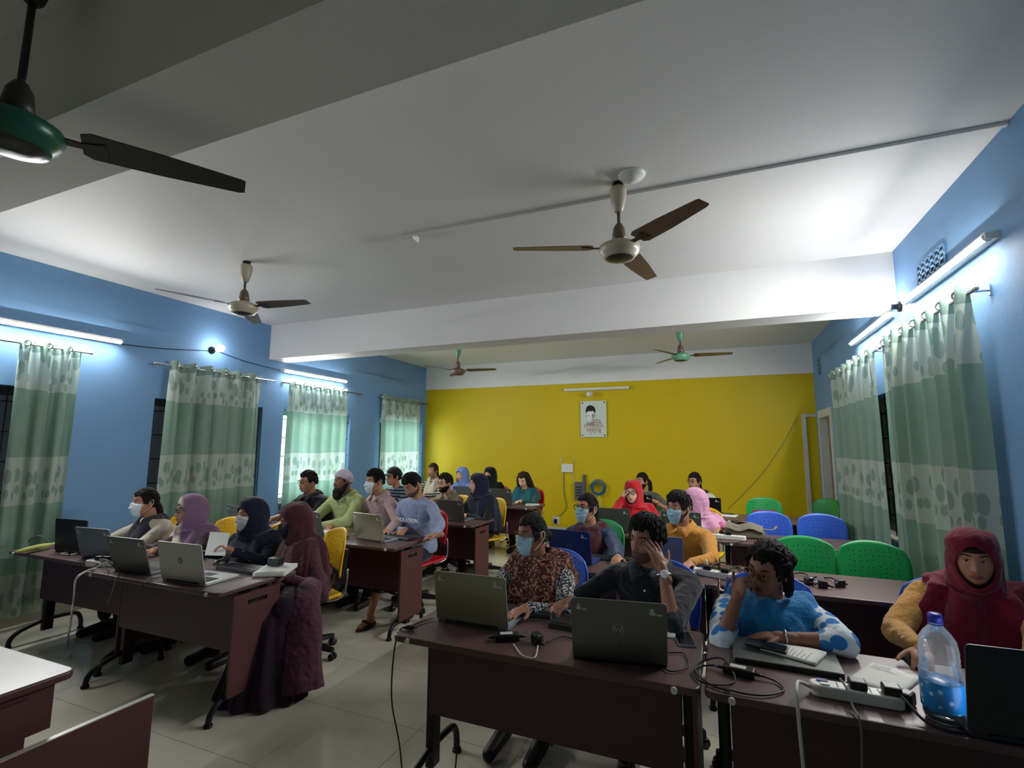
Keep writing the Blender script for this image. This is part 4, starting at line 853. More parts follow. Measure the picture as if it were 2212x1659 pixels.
def patch(name, TH, PH, P, w, thick, m, par, Mx, close, ns=0., nf=30., seed=0., solid=True):
    """offset shell over the head where weight w>0"""
    nr, nc = TH.shape; n = P.copy(); n[..., 2] *= .8; n[..., 1] *= .9; n = n/(np.linalg.norm(n, axis=-1, keepdims=True)+1e-9)
    off = thick*w-.004*(1-w)
    if ns:
        q = np.array([noise.noise((p[0]*nf+seed, p[1]*nf, p[2]*nf)) for p in P.reshape(-1, 3)]).reshape(nr, nc); off = off+q*ns*w
    Q = P+n*off[..., None]; mb = MB(); mb.v = [V3(Mx @ Vector(p)) for p in Q.reshape(-1, 3)]
    for i in range(nr-1):
        for j in range(nc if close else nc-1):
            j2 = (j+1) % nc
            if max(w[i, j], w[i+1, j], w[i, j2], w[i+1, j2]) > .02: mb.f.append((i*nc+j, i*nc+j2, (i+1)*nc+j2, (i+1)*nc+j))
    if close and w[-1].min() > .02: mb.f.append(tuple((nr-1)*nc+j for j in range(nc)))
    used = sorted({i for f in mb.f for i in f}); rm = {a: b for b, a in enumerate(used)}; mb.v = [mb.v[i] for i in used]; mb.f = [tuple(rm[i] for i in f) for f in mb.f]; mb.m = [0]*len(mb.f)
    return obj(name, mb, m, par, True)
def loft(name, paths, m, par, rows=7, cols=44, fold=.006, ff=5, seed=0., grow=.5, nhead=0, thick=.004):
    """paths: five key paths (back/top, 45, side, 135, front) of equal length on the +x side; mirrored copies may be given as nine paths"""
    if len(paths) == 5: paths = paths+[[(-p[0], p[1], p[2]) for p in q] for q in paths[3:0:-1]]
    P = [crom(q, rows) for q in paths]; n = len(P); R = len(P[0]); grid = []
    for i in range(R):
        ring = [P[k][i] for k in range(n)]; row = []
        for c in range(cols):
            u = c/cols*n; k = int(u) % n; t = u-int(u); p0, p1, p2, p3 = ring[k-1], ring[k], ring[(k+1) % n], ring[(k+2) % n]
            row.append(.5*((2*p1)+(p2-p0)*t+(2*p0-5*p1+4*p2-p3)*t*t+(3*p1-p0-3*p2+p3)*t**3))
        grid.append(row)
    out = []
    for i in range(R):
        v = i/(R-1); row = []; cen = sum(grid[i], Vector())/cols
        for c in range(cols):
            p = grid[i][c]; d = p-cen; d = d.normalized() if d.length > 1e-6 else d; a = 2*PI*c/cols
            f = fold*((1-grow)+grow*2*v)*(math.sin(a*ff+seed+3*noise.noise((math.cos(a)*1.5, math.sin(a)*1.5, v*3+seed)))+.8*noise.noise((p.x*26+seed, p.y*26, p.z*16)))
            if i < 2: f *= .2
            if nhead: f *= .35+.65*min(1, max(0, (v-nhead)/.15)); f *= 1+.7*min(1, max(0, (v-nhead)/.15))
            row.append(p+d*f)
        out.append(row)
    mb = MB().grid(out, True); o = obj(name, mb, m, par, True); s = o.modifiers.new('cloth', 'SOLIDIFY'); s.thickness = thick; s.offset = 1; return o
def ik(s, w, hint, l1=.285, l2=.255):
    s, w = Vector(s), Vector(w); d = w-s; L = min(max(d.length, .12), (l1+l2)*.995); dn = d.normalized(); w = s+dn*L
    a = (l1*l1-l2*l2+L*L)/(2*L); h = math.sqrt(max(l1*l1-a*a, 0)); hv = Vector(hint); hv = hv-dn*hv.dot(dn); hv = hv.normalized() if hv.length > 1e-5 else dn.orthogonal().normalized()
    return s+dn*a+hv*h, w
def hand(mb, w, f, n, side, curl=.35, spread=.06, k=1., thumb=.5):
    """w wrist, f finger direction, n palm-facing normal, side +1: thumb towards cross(f,n)*side"""
    w, f, n = Vector(w), Vector(f).normalized(), Vector(n); n = (n-f*n.dot(f)).normalized(); s = f.cross(n)*side
    c = w+f*.048*k; R = Matrix((s, f, n)).transposed(); mb.ell(c, (.040*k, .055*k, .0165*k), R, 12, 8)
    capsule(mb, w-f*.05*k, w+f*.02*k, .026*k, .027*k)
    cv = curl if isinstance(curl, (list, tuple)) else [curl]*4
    for i in range(4):
        o = (1.5-i)*.0195*k; b = w+f*(.088-.004*abs(1.2-i))*k+s*o; L = (.040, .046, .043, .034)[i]*k; rr = (.0088, .0090, .0086, .0076)[i]*k
        d = (f+s*((1.5-i)*spread)).normalized(); p = b-d*.012*k; m = (n-d*n.dot(d)).normalized()
        for j in range(3):
            a = cv[i]*(1, 1.25, .8)[j]; d, m = d*math.cos(a)+m*math.sin(a), m*math.cos(a)-d*math.sin(a)
            q = p+d*(L*(1, .66, .52)[j]); capsule(mb, p, q, rr*(1-.1*j), rr*(.92-.1*j), 8); p = q
    b = w+f*.022*k+s*.026*k; d = (f*.62+s*.72+n*.35*thumb*2*.5).normalized(); p = b
    for j in range(3):
        q = p+d*(.036, .032, .024)[j]*k; capsule(mb, p, q, (.0125, .0105, .0092)[j]*k, (.0105, .0095, .0078)[j]*k, 8); p = q; d = (d*.86+f*.42+n*.12*thumb).normalized()
SKIN = dict(l='c09678', m='a2755a', d='835a46', f='cda386')
for k_, c_ in SKIN.items(): skinmat('skin_'+k_, c_)
for k_, c_ in dict(l='8f5a4c', m='7b493f', d='5d362f', f='a5655a').items(): mat('lip_'+k_, c_, .45)
mat('eye_white', 'cfcac2', .25); mat('eye_iris', '120c0a', .15); hairmat('hair_black', '120e0c'); hairmat('hair_brown', '2a1c14'); hairmat('beard_black', '14100e'); mat('brow', '1a120e', .8)
mat('stubble_m', '4e372c', .7); mat('mask_blue', '86a8b3', .75, bump=.3, bs=60.); mat('mask_white', 'c6d0d2', .75, bump=.3, bs=60.); mat('mask_black', '131318', .8); pattern('mask_print', 'flower', 'c9c9c4', '3c3c40', 70., .28)
mat('elastic', 'd6d2c6', .7); mat('frame_black', '111114', .35); mat('frame_wire', '6b5b3a', .3, .8); glass('lens', (.93, .94, .95), .02); mat('sandal', '2c2219', .7); mat('shoe', '151516', .5); mat('dark_cloth', '14161d', .9, bump=.3); mat('button', 'd8d2c0', .4)
def person(label, px, py, y, cover=.012, hy=0, hp=0, hr=0, ty=None, lean=.08, skin='m', hair=None, hijab=None, top='cloth', sleeve='long', bottom='dark_cloth', mask=None, glasses=None,
           A=None, B=None, sw=.175, bulk=1., fat=0., vox=.014, beard=None, collar=None, scarf=None, cap=None, hscale=1., wide=1., skirt=None, extra=None, chair_c=None, chair_lab=None, hem=None, lod=1, feet='shoe', dx=0., under=None, knees=None):
    tz = K(px, py, y=y).z; hx = K(px, py, y=y).x+dx; hs = hscale; ty = hy*.45 if ty is None else ty
    HC = Vector((hx, y, tz-cover-.118*hs)); root = thing('person', label, 'person', (hx, y+.1, 0), 0, None); O = Vector((hx, y+.1, 0)); HC = HC-O
    Rh = Matrix.Rotation(-math.radians(hy), 3, 'Z') @ Matrix.Rotation(math.radians(hr), 3, 'Y') @ Matrix.Rotation(math.radians(hp), 3, 'X')
    Mh = (Matrix.Translation(HC) @ (Rh @ Matrix.Diagonal((hs, hs, hs))).to_4x4())
    Rt = Matrix.Rotation(-math.radians(ty), 3, 'Z'); sk = 'skin_'+skin; lp = 'lip_'+skin
    NB = HC+Rt @ Vector((0, .045+lean*.25+.03*math.sin(math.radians(hp)), -.146*hs))     # neck base
    PE = Vector((0, max(.0, lean*.9)+.0, .53)); sp = [PE, PE.lerp(NB, .35)+Rt @ Vector((0, .03, 0)), PE.lerp(NB, .7)+Rt @ Vector((0, .03, 0)), NB]
    spine = crom(sp, 8)
    def torso(mb, g, lo=0., hi=1.):
        prof = [(0, .165, .125), (.12, .172, .13), (.32, .15, .115), (.55, .158, .118), (.75, .172, .118), (.88, .165, .10), (.95, .125, .078), (1.0, .062, .058)]
        vs = []; m = 18; n = 0
        for t, w, d in prof:
            i = t*(len(spine)-1); a = spine[int(i)]; b = spine[min(int(i)+1, len(spine)-1)]; c = a.lerp(b, i-int(i))
            for j in range(m):
                q = 2*PI*j/m; cs, sn = math.cos(q), math.sin(q); e = .8
                vs.append(c+Rt @ Vector((math.copysign(abs(cs)**e, cs)*(w*bulk+g)*(sw/.175 if t > .5 else 1), math.copysign(abs(sn)**e, sn)*(d*bulk+g)*(1.0), 0)))
            n += 1
        fs = [(i*m+j, i*m+(j+1) % m, (i+1)*m+(j+1) % m, (i+1)*m+j) for i in range(n-1) for j in range(m)]+[tuple(range(m-1, -1, -1)), tuple(range((n-1)*m, n*m))]
        mb.add(vs, fs)
        for s in (-1, 1): capsule(mb, NB+Rt @ Vector((s*.045, .012, -.035)), NB+Rt @ Vector((s*(sw-.012), .01, -.078)), .044*bulk+g, .052*bulk+g)
    # arms: wrist targets are given in room coordinates
    arms = []
    for s, spec in ((-1, A), (1, B)):
        sh = NB+Rt @ Vector((s*sw, .008, -.083)); spec = dict(spec or {})
        w = spec.get('w'); w = (Vector(w)-O) if w is not None else Rt @ Vector((s*.13, -.47, 0))+Vector((0, 0, .785))
        hint = Vector(spec.get('hint', (s*.8, .3, -.6)))
        e, w = ik(sh, w, hint)
        if 'e' in spec: e = Vector(spec['e'])-O
        f = Vector(spec['f']) if 'f' in spec else ((w-e).normalized()*.6+Vector((-s*.15, -.6, -.12)))
        nn = Vector(spec.get('n', (s*.05, 0, -1)))
        arms.append((s, sh, e, w, f, nn, spec))
    # legs
    legs = []
    for s in (-1, 1):
        hip = PE+Vector((s*.085, -.02, .0)); kx = (knees or {}).get(s, (s*.11, -.40, .50)); kn = PE*1.0+Vector((kx[0], kx[1], 0)); kn.z = kx[2]; an = kn+Vector((0, kx[3] if len(kx) > 3 else .05, 0)); an.z = .10; legs.append((s, hip, kn, an))
    # ---- body: one mesh
    mb = MB(); torso(mb, -.012)
    for s, sh, e, w, f, nn, spec in arms: capsule(mb, sh, e, .046*bulk, .038*bulk); capsule(mb, e, w, .037*bulk, .026)
    for s, hip, kn, an in legs: capsule(mb, hip, kn, .075, .052); capsule(mb, kn, an, .05, .034); capsule(mb, an+Vector((0, .03, -.055)), an+Vector((0, -.14, -.068)), .034, .026)
    capsule(mb, NB+Vector((0, 0, -.03)), HC+Rh @ Vector((0, .022, -.06))*hs, .056*hs, .054*hs)
    v, f_ = remesh(mb, max(vox, .013)); body = MB(); body.v = [tuple(p) for p in v]; body.f = list(f_); body.m = [0]*len(f_)
    hb = MB()
    for s, sh, e, w, f, nn, spec in arms: hand(hb, w, f, nn, s*spec.get('flip', 1), spec.get('curl', .35), k=.98, spread=spec.get('spread', .06))
    v, f_ = remesh(hb, .0042 if vox < .0125 else .0062, 3); o = len(body.v); body.v += [tuple(p) for p in v]; body.f += [tuple(i+o for i in q) for q in f_]; body.m += [0]*len(f_)
    nt, npn = (64, 60) if lod else (44, 40)
    TH, PH = head_grid(nt, npn); P = head_pts(TH, PH, fat); P[..., 0] *= wide
    o = len(body.v); body.v += [V3(Mh @ Vector(p)) for p in P.reshape(-1, 3)]
    for i in range(npn-1):
        for j in range(nt):
            j2 = (j+1) % nt; c = (P[i, j]+P[i+1, j]+P[i, j2]+P[i+1, j2])/4; mi = 0; ax = abs(c[0])
            if c[1] < -.04:
                if ax < .025 and -.074 < c[2] < -.0505 and (ax/.026)**2+((c[2]+.062)/.012)**2 < 1: mi = 1
            if mi == 0 and beard in ('stubble', 'short') and c[2] < -.04+.03*max(0, (c[1]+.05)*8) and c[1] < .01 and not (ax < .02 and c[2] > -.045): mi = 3
            if mi == 0 and beard and abs(c[2]+.046) < .0045 and ax < .026 and c[1] < -.07: mi = 3
            body.f.append((o+i*nt+j, o+i*nt+j2, o+(i+1)*nt+j2, o+(i+1)*nt+j)); body.m.append(mi)
    body.f += [tuple(o+j for j in range(nt-1, -1, -1)), tuple(o+(npn-1)*nt+j for j in range(nt))]; body.m += [0, 0]
    for s in (-1, 1):
        hm = MB(); hm.ell((s*.079*wide, .008, -.004), (.009, .019, .032), Matrix.Rotation(s*.35, 3, 'Z'), 10, 8); hm.ell((s*.083*wide, .004, -.006), (.006, .010, .018), None, 8, 6)
        body.add([Mh @ Vector(p) for p in hm.v], hm.f, 0)
        ez = .012; ey = -.083
        bt = np.array([.20, .32, .46, .60, .74]); bp = np.array([.300, .325, .335, .325, .290]); bq = head_pts(bt*s, bp, fat); bq[..., 0] *= wide
        em = MB(); em.tube([(p[0], p[1]-.001, p[2]) for p in bq], [.0022, .0032, .0032, .0026, .0012], 6); body.add([Mh @ Vector(p) for p in em.v], em.f, 2)
        em = MB(); em.ell((s*.0315, ey+.0045, ez), (.0145, .0085, .0068 if hp < 25 else .004), None, 12, 8); body.add([Mh @ Vector(p) for p in em.v], em.f, 4)
        em = MB(); em.ell((s*.0315-.002, ey-.0022, ez), (.0062, .0028, .0060 if hp < 25 else .003), None, 10, 6); body.add([Mh @ Vector(p) for p in em.v], em.f, 5)
        em = MB(); em.ell((s*.0315, ey+.0048, ez+.0066), (.0160, .0098, .0056), None, 12, 8); body.add([Mh @ Vector(p) for p in em.v], em.f, 0)
        em = MB(); em.tube([(s*(.0315+.0155*q), ey-.0045+.0075*q*q, ez+.0042-.0035*q*q) for q in (-1, -.5, 0, .5, 1)], .0014, 6); body.add([Mh @ Vector(p) for p in em.v], em.f, 2)
    obj('body', body, [sk, lp, 'brow', 'beard_black' if beard == 'short' else 'stubble_m', 'eye_white', 'eye_iris'], root, True)
    # ---- clothes
    g = .012; mb = MB(); torso(mb, g)
    for s, sh, e, w, f, nn, spec in arms:
        capsule(mb, sh, e, .056*bulk+.004, .049*bulk+.002)
        k = spec.get('cuff', dict(long=.93, elbow=.12, short=-.35, three=.55)[sleeve])
        if k > 0: capsule(mb, e, e.lerp(w, k), .049*bulk, .043 if k < .8 else .037)
        mb.f = mb.f
    if hem:
        for s, hip, kn, an in legs: capsule(mb, hip, hip.lerp(kn, hem), .095, .085)
    rm_obj('top' if not hijab else 'dress', mb, vox*.9, top, root, 3, .012, 12., px*.37)
    mb = MB()
    for s, hip, kn, an in legs:
        capsule(mb, hip, kn, .088, .066); capsule(mb, kn, kn.lerp(an, .55 if feet == 'sandal' else .92), .064, .052)
    capsule(mb, PE+Vector((-.05, 0, -.01)), PE+Vector((.05, 0, -.01)), .10, .10); rm_obj('trousers', mb, .016, bottom, root, 4, .005)
    for s, hip, kn, an in legs:
        if feet == 'sandal':
            obj('sandal', MB().prism([(u*.048, v*.13-.05) for u, v in [(math.cos(t)*(.9+.15*math.sin(t+2)), math.sin(t)) for t in [2*PI*i/20 for i in range(20)]]], lambda u, v, t: (an.x+u, an.y+v, t), .0, .018).tube(crom([(an.x-.045, an.y-.03, .02), (an.x, an.y-.09, .068), (an.x+.045, an.y-.03, .02)], 5), .011, 6), 'sandal', root, True)
        else:
            mb = MB(); capsule(mb, an+Vector((0, .04, -.055)), an+Vector((0, -.17, -.068)), .044, .034); obj('shoe', MB().add([(p[0], p[1], max(p[2], .001)) for p in mb.v], mb.f), 'shoe', root, True)
    # ---- hair / head wear
    az = np.abs(TH)
    def hw(front, side, back, soft=.10):
        line = np.interp(az, AZ, hline(front, side, back))+.05*np.sin(TH*9+px)+.04*np.sin(TH*23)
        return smooth(line-soft, line+soft, PH)
    def cw(front, side, back, soft=.03): return smooth(-soft, soft, PH-np.interp(az, [0, .75, 1.35, 1.9, 3.2], [front, front, side, back, back]))
    if hair and not hijab:
        st = hair.get('style', 'short'); hm = hair.get('m', 'hair_black'); th_ = hair.get('t', .016)
        wgt = hw(hair.get('front', .56), hair.get('side', -.02), hair.get('back', -.45)); topb = 1+hair.get('top', .5)*smooth(.3, 1.2, PH)
        patch('hair', TH, PH, P, wgt, th_*topb, hm, root, Mh, True, hair.get('ns', .006), hair.get('nf', 45.), px)
        rg = random.Random(int(px)); lk = MB(); Rr = np.array([.076*wide, .097, .118]); ww = wgt; cand = np.argwhere(ww > .35); nl = (520 if vox < .012 else 260 if vox < .0135 else 120)
        tgt = dict(bun=(0, .13, hair.get('bz', 0)), pony=(0, .12, .02), low=(0, .13, -.06), curly=(.03, .13, .03)).get(st)
        def surf(q, o_): q = np.array(q); k_ = np.linalg.norm(q/Rr); e_ = q/k_; nn_ = e_/Rr**2; nn_ /= np.linalg.norm(nn_); return e_+nn_*o_, nn_
        for _ in range(nl):
            i_, j_ = cand[rg.randrange(len(cand))]; p_ = P[i_, j_]*1.; pts_ = []; tt = th_*(1+hair.get('top', .5)*max(0, min(1, (PH[i_, j_]-.3)/.9))); jit = np.array([rg.uniform(-1, 1) for _ in range(3)])*hair.get('jit', .35)
            for st_ in range(5):
                az_ = abs(math.atan2(p_[0]/.076, -p_[1]/.097)); ph_a = math.asin(max(-1, min(1, p_[2]/.118/np.linalg.norm(p_/Rr)))); fr_, sd_, bk_ = hair.get('front', .56), hair.get('side', -.02), hair.get('back', -.45)
                ln_ = float(np.interp(az_, AZ, hline(fr_, sd_, bk_)))
                if st_ and ph_a < ln_-hair.get('fringe', .03): break
                q_, nn_ = surf(p_, tt*(.75+.5*(st_/4)*rg.uniform(.4, 1.2))-(.008 if st_ == 4 else 0)); pts_.append(q_)
                if tgt is not None: d_ = np.array(tgt)-p_
                elif st == 'long': d_ = np.array([math.copysign(.6, p_[0]), .25, -.8])
                else: d_ = p_-np.array([.01, .055, .11]); d_ = d_+np.array([.3*math.copysign(.05, .3), 0, 0])
                d_ = d_/(np.linalg.norm(d_)+1e-9)+jit; d_ = d_-nn_*d_.dot(nn_); d_ /= (np.linalg.norm(d_)+1e-9); p_ = p_+d_*rg.uniform(.010, .017)
            if len(pts_) < 3: continue
            r_ = rg.uniform(.0028, .0052); nn = len(pts_); lk.tube([Mh @ Vector(q) for q in pts_], [r_*.5]+[r_]*(nn-2)+[r_*.15], 4, cap=False)
        lo_ = tag(obj('hair_locks', lk, hm, root, True), kind='stuff')
        hb = MB()
        if st == 'pony': 
            pts = [(0, .085, .02), (0, .125, .01), (.01, .145, -.05), (.015, .135, -.14), (.02, .12, -.22)]; hb.tube(crom(pts, 5), [.02+.012*math.sin(PI*i/20) for i in range(21)], 10)
        elif st == 'bun': hb.ell((0, .115, hair.get('bz', .0)), (.042, .036, .040), None, 14, 10); hb.ell((0, .09, hair.get('bz', .0)-.005), (.035, .03, .035), None, 12, 8)
        elif st == 'low': hb.tube(crom([(0, .08, -.03), (.0, .11, -.08), (.02, .105, -.16), (.03, .08, -.26)], 5), [.034, .036, .035, .034, .032, .031, .03, .03, .03, .03, .03, .028, .026, .024, .02, .014], 10)
        elif st == 'long':
            for s in (-1, 1): hb.tube(crom([(s*.05, .04, .09), (s*.088, .02, .0), (s*.10, .02, -.12), (s*.12, .02, -.24), (s*.13, .03, -.36)], 5), [.03, .034, .036, .038, .04, .042, .044, .046, .047, .048, .048, .048, .047, .046, .044, .04, .036, .032, .028, .02, .012], 10)
            hb.tube(crom([(0, .08, .06), (0, .105, -.05), (0, .11, -.2), (0, .11, -.36)], 5), [.05, .06, .065, .07, .072, .075, .078, .08, .08, .08, .08, .078, .075, .07, .06, .04], 12)
        elif st == 'curly':
            rg = random.Random(4)
            for _ in range(90):
                t = rg.uniform(-PI, PI); q = rg.uniform(-.35, 1.45)
                if abs(t) < 1.0 and q < .98: continue
                if abs(t) < 1.4 and q < .12: continue
                pp = head_pts(np.array(t), np.array(q)); hb.ell(pp*1.10, (.020, .020, .018), None, 8, 6)
            hb.ell((.02, .10, .02), (.06, .05, .055), None, 12, 9); hb.tube(crom([(.07, .03, .02), (.085, .02, -.06), (.08, .03, -.12)], 4), [.03, .03, .028, .026, .025, .022, .02, .016, .01], 8); hb.tube(crom([(-.07, .04, .02), (-.08, .04, -.06), (-.07, .05, -.12)], 4), [.03, .03, .028, .026, .025, .022, .02, .016, .01], 8)
        if hb.v:
            hb2 = MB().add([Mh @ Vector(p) for p in hb.v], hb.f); rm_obj(dict(pony='ponytail', bun='hair_bun', low='ponytail', long='long_hair', curly='curls')[st], hb2, .008 if vox < .0125 else .011, hm, root, 2, .006, 60., 1.)
    if cap == 'skull': patch('skullcap', TH, PH, P, cw(.42, .12, -.12), .017, 'cap_white', root, Mh, True, .002, 60.)
    if cap == 'base':
        patch('baseball_cap', TH, PH, P, cw(.50, .30, .10), .026, 'cap_dark', root, Mh, True, .001, 20.)
        mb = MB(); rows = [[(.078*math.sin(a)*(1+.05*j), -.075-.085*(j/5)*math.cos(a*.8)-.02*math.cos(a), .058-.012*abs(a)-.022*(j/5)+.0) for a in [-1.25+2.5*i/12 for i in range(13)]] for j in range(6)]; mb.grid(rows); mb = MB().add([Mh @ Vector(p) for p in mb.v], mb.f); o = obj('peak', mb, 'cap_dark', root, True); s_ = o.modifiers.new('t', 'SOLIDIFY'); s_.thickness = .004
        bo = poly('cap_badge', ellp(.016, .016, 12), 0, 0, 'sticker', root); bo.matrix_local = Mh @ Matrix.Translation((0, -.082, .082)) @ Matrix.Rotation(-.55, 4, 'X') @ Matrix.Rotation(0, 4, 'X')
    if hijab:
        L = hijab.get('len', .30); q = hijab.get('puff', 1.); sd = hijab.get('sd', 1.); fo = hijab.get('open', 1.)
        def Hh(*p): return Mh @ Vector((p[0]*q, p[1]*(q if p[1] > 0 else 1), p[2]*(q if p[2] > .08 else 1)))
        def Tt(x, y_, z): return NB+Rt @ Vector((x*(sd if z < .0 else .5+.5*sd), y_, z))
        b = bulk
        paths = [
          [Hh(0, -.092, .066*fo+hijab.get('up', 0)), Hh(0, -.076, .118), Hh(0, 0, .142), Hh(0, .092, .112), Hh(0, .130, .02), Hh(0, .115, -.08), Tt(0, .115*b, -.04), Tt(0, .150*b, -.6*L), Tt(0, .165*b, -L)],
          [Hh(.050*fo, -.080, .046*fo), Hh(.066, -.048, .092), Hh(.080, .03, .108), Hh(.080, .092, .05), Hh(.080, .11, -.03), Hh(.082, .10, -.10), Tt(.12*b, .11*b, -.01), Tt(.185*b, .135*b, -.55*L), Tt(.20*b, .14*b, -L)],
          [Hh(.068*fo, -.058, -.015), Hh(.086, -.030, .01), Hh(.098, .02, .0), Hh(.098, .035, -.06), Hh(.098, .03, -.11), Hh(.112, .02, -.145), Tt(.175*b, .01, .018), Tt(.262*b, .0, -.5*L), Tt(.285*b, -.01, -L*.95)],
          [Hh(.050*fo, -.078, -.085*fo), Hh(.064, -.068, -.10), Hh(.072, -.05, -.115), Hh(.078, -.048, -.13), Hh(.084, -.050, -.145), Hh(.092, -.054, -.158), Tt(.13*b, -.105*b, -.02), Tt(.20*b, -.155*b, -.55*L), Tt(.215*b, -.165*b, -L)],
          [Hh(0, -.098, -.120*fo), Hh(0, -.100, -.132), Hh(0, -.095, -.142), Hh(0, -.088, -.150), Hh(0, -.085, -.158), Hh(0, -.082, -.166), Tt(0, -.132*b, -.06), Tt(0, -.178*b, -.6*L), Tt(0, -.175*b, -L*hijab.get('fl', 1.))]]
        # mirror in head / torso frames separately
        def mir(path):
            out = []
            for i, p in enumerate(path):
                p = Vector(p)
                if i < 6: l = Mh.inverted() @ p; l.x = -l.x; out.append(Mh @ l)
                else: l = Rt.transposed() @ (p-NB); l.x = -l.x; out.append(NB+Rt @ l)
            return out
        full = paths+[mir(paths[k]) for k in (3, 2, 1)]
        loft('headscarf', full, hijab['m'], root, 5, 72 if lod else 40, hijab.get('fold', .009), 7, px*.1, .6, nhead=.62, thick=.005)
        if hijab.get('under'): patch('under_cap', TH, PH, P, cw(.44, .1, -.3, .05)*(PH < 1.0), .006, hijab['under'], root, Mh, True)
        if hijab.get('veil'):
            w = (smooth(-1.45, -1.30, PH))*(1-smooth(-.02, .06, PH))*(1-smooth(1.2, 1.5, az)); patch('face_veil', TH, PH, P, w, .012, hijab['veil'], root, Mh, True, .002, 20.)
    if scarf:
        def Tt(x, y_, z): return NB+Rt @ Vector((x, y_, z))
        L = scarf.get('len', .34); b = bulk; sw_ = scarf.get('w', 1.)
        def Tt(x, y_, z): return NB+Rt @ Vector((x*(sw_ if abs(x) > .08 else 1), y_, z))
        pth = [[Tt(0, .064, .04), Tt(0, .095, .03), Tt(0, .118*b, -.02), Tt(0, .150*b, -.10), Tt(0, .162*b, -.17)],
               [Tt(.060, .048, .04), Tt(.095, .07, .03), Tt(.125*b, .09*b, .0), Tt(.175*b, .115*b, -.09), Tt(.19*b, .125*b, -.16)],
               [Tt(.068, -.005, .03), Tt(.11, 0, .025), Tt(.165*b, .0, .015), Tt(.215*b, -.04*b, -.12), Tt(.205*b, -.10*b, -.7*L)],
               [Tt(.055, -.055, .005), Tt(.085, -.09, .0), Tt(.115*b, -.125*b, -.04), Tt(.15*b, -.168*b, -.5*L), Tt(.16*b, -.182*b, -L)],
               [Tt(0, -.074, -.03-scarf.get('v', -.035)), Tt(0, -.108, -.045-scarf.get('v', -.035)), Tt(0, -.138*b, -.09-scarf.get('v', -.035)*.6), Tt(0, -.178*b, -.5*L), Tt(0, -.190*b, -L)]]
        def mt(p): l = Rt.transposed() @ (Vector(p)-NB); l.x = -l.x; return NB+Rt @ l
        loft('scarf', pth+[[mt(p) for p in pth[k]] for k in (3, 2, 1)], scarf['m'], root, 7, 52, scarf.get('fold', .010), 9, px*.1, .3, thick=.006)
    if collar:
        mb = MB()
        for s in (-1, 1):
            a = [NB+Rt @ Vector(p) for p in ((0, .080, .048), (s*.058, .062, .048), (s*.078, .0, .042), (s*.060, -.058, .018), (s*.012, -.098, -.022))]
            bq = [NB+Rt @ Vector(p) for p in ((0, .108*bulk, .008), (s*.085, .085*bulk, .006), (s*.110, -.005, .0), (s*.095, -.085*bulk, -.022), (s*.062, -.140*bulk, -.070))]
            mb.grid([crom(a, 4), crom(bq, 4)])
        o = obj('collar', mb, collar, root, True); s_ = o.modifiers.new('t', 'SOLIDIFY'); s_.thickness = .005
        for k in range(3): obj('button', MB().ell(NB+Rt @ Vector((0, -.128*bulk-.006*k, -.10-.075*k)), (.006, .004, .006), None, 8, 5), 'button', root, True)
    if mask:
        w = smooth(-1.32, -1.22, PH)*(1-smooth(-.06-.10*0, .02, PH-.12*np.exp(-(TH/.25)**2)))*(1-smooth(.92, 1.02, az)); o = patch('face_mask', TH, PH, P, w, .013, mask, root, Mh, True, .003, 45., 2.)
        for s in (-1, 1):
            lp_ = MB().tube(crom([(s*.066, -.052, -.022), (s*.080, -.012, .012), (s*.087, .022, .022), (s*.088, .028, -.004), (s*.083, .010, -.034), (s*.066, -.046, -.082)], 4), .0022, 6)
            obj('ear_loop', MB().add([Mh @ Vector(p) for p in lp_.v], lp_.f), 'elastic', root, True)
    if glasses:
        gm = MB(); rr = glasses.get('r', .024); Rg = Matrix.Rotation(PI/2, 3, 'X'); yy = -.106; zz = .010; th_ = glasses.get('t', .0022)
        for s in (-1, 1):
            pts = [(s*.0325+u, yy+.004*abs(u+s*.0325)/.05, zz+v*.86) for u, v in (rrect(rr*2.1, rr*2, rr*.75, 4) if glasses.get('sq') else ellp(rr, rr, 20))]; gm.tube(pts+[pts[0]], th_, 6, cap=False)
            gm.tube(crom([(s*.057, yy+.006, zz+.008), (s*.076, -.06, zz+.006), (s*.083, .01, zz+.012), (s*.078, .03, zz-.012)], 4), th_*.8, 6)
        gm.tube([(-.010, yy, zz+.003), (0, yy-.003, zz+.007), (.010, yy, zz+.003)], th_*.8, 6)
        fo = obj('glasses', MB().add([Mh @ Vector(p) for p in gm.v], gm.f), glasses.get('m', 'frame_black'), root, True)
        for s in (-1, 1):
            pts = [Mh @ Vector((s*.0325+u*.95, yy+.004, zz+v*.82)) for u, v in ellp(rr, rr, 16)]; obj('lens', MB().add(pts, [tuple(range(16))]), 'lens', fo)
    if beard == 'long':
        mb = MB(); mb.ell((0, -.058, -.105), (.062, .056, .045), None, 14, 10); mb.ell((0, -.070, -.15), (.052, .046, .055), None, 12, 9)
        for s in (-1, 1): capsule(mb, (s*.070, -.005, -.035), (s*.058, -.045, -.095), .017, .030)
        capsule(mb, (-.028, -.098, -.047), (.028, -.098, -.047), .007, .007)
        rm_obj('beard', MB().add([Mh @ Vector(p) for p in mb.v], mb.f), .009, 'beard_black', root, 3, .005, 60.)
    if beard == 'short':
        w = smooth(-1.25, -1.1, PH)*(1-smooth(-.80, -.64, PH-.45*smooth(.55, 1.0, az)))*(1-smooth(1.35, 1.55, az)); patch('beard', TH, PH, P, w*np.clip(1-1.5*np.exp(-((P[..., 2]+.060)/.014)**2-(P[..., 0]/.030)**2), 0, 1), .010, 'beard_black', root, Mh, True, .004, 80.)
    if skirt:
        o = skirt(root, O, PE, NB, Rt)
    if extra: extra(root, O, HC, Mh, NB, Rt, arms)
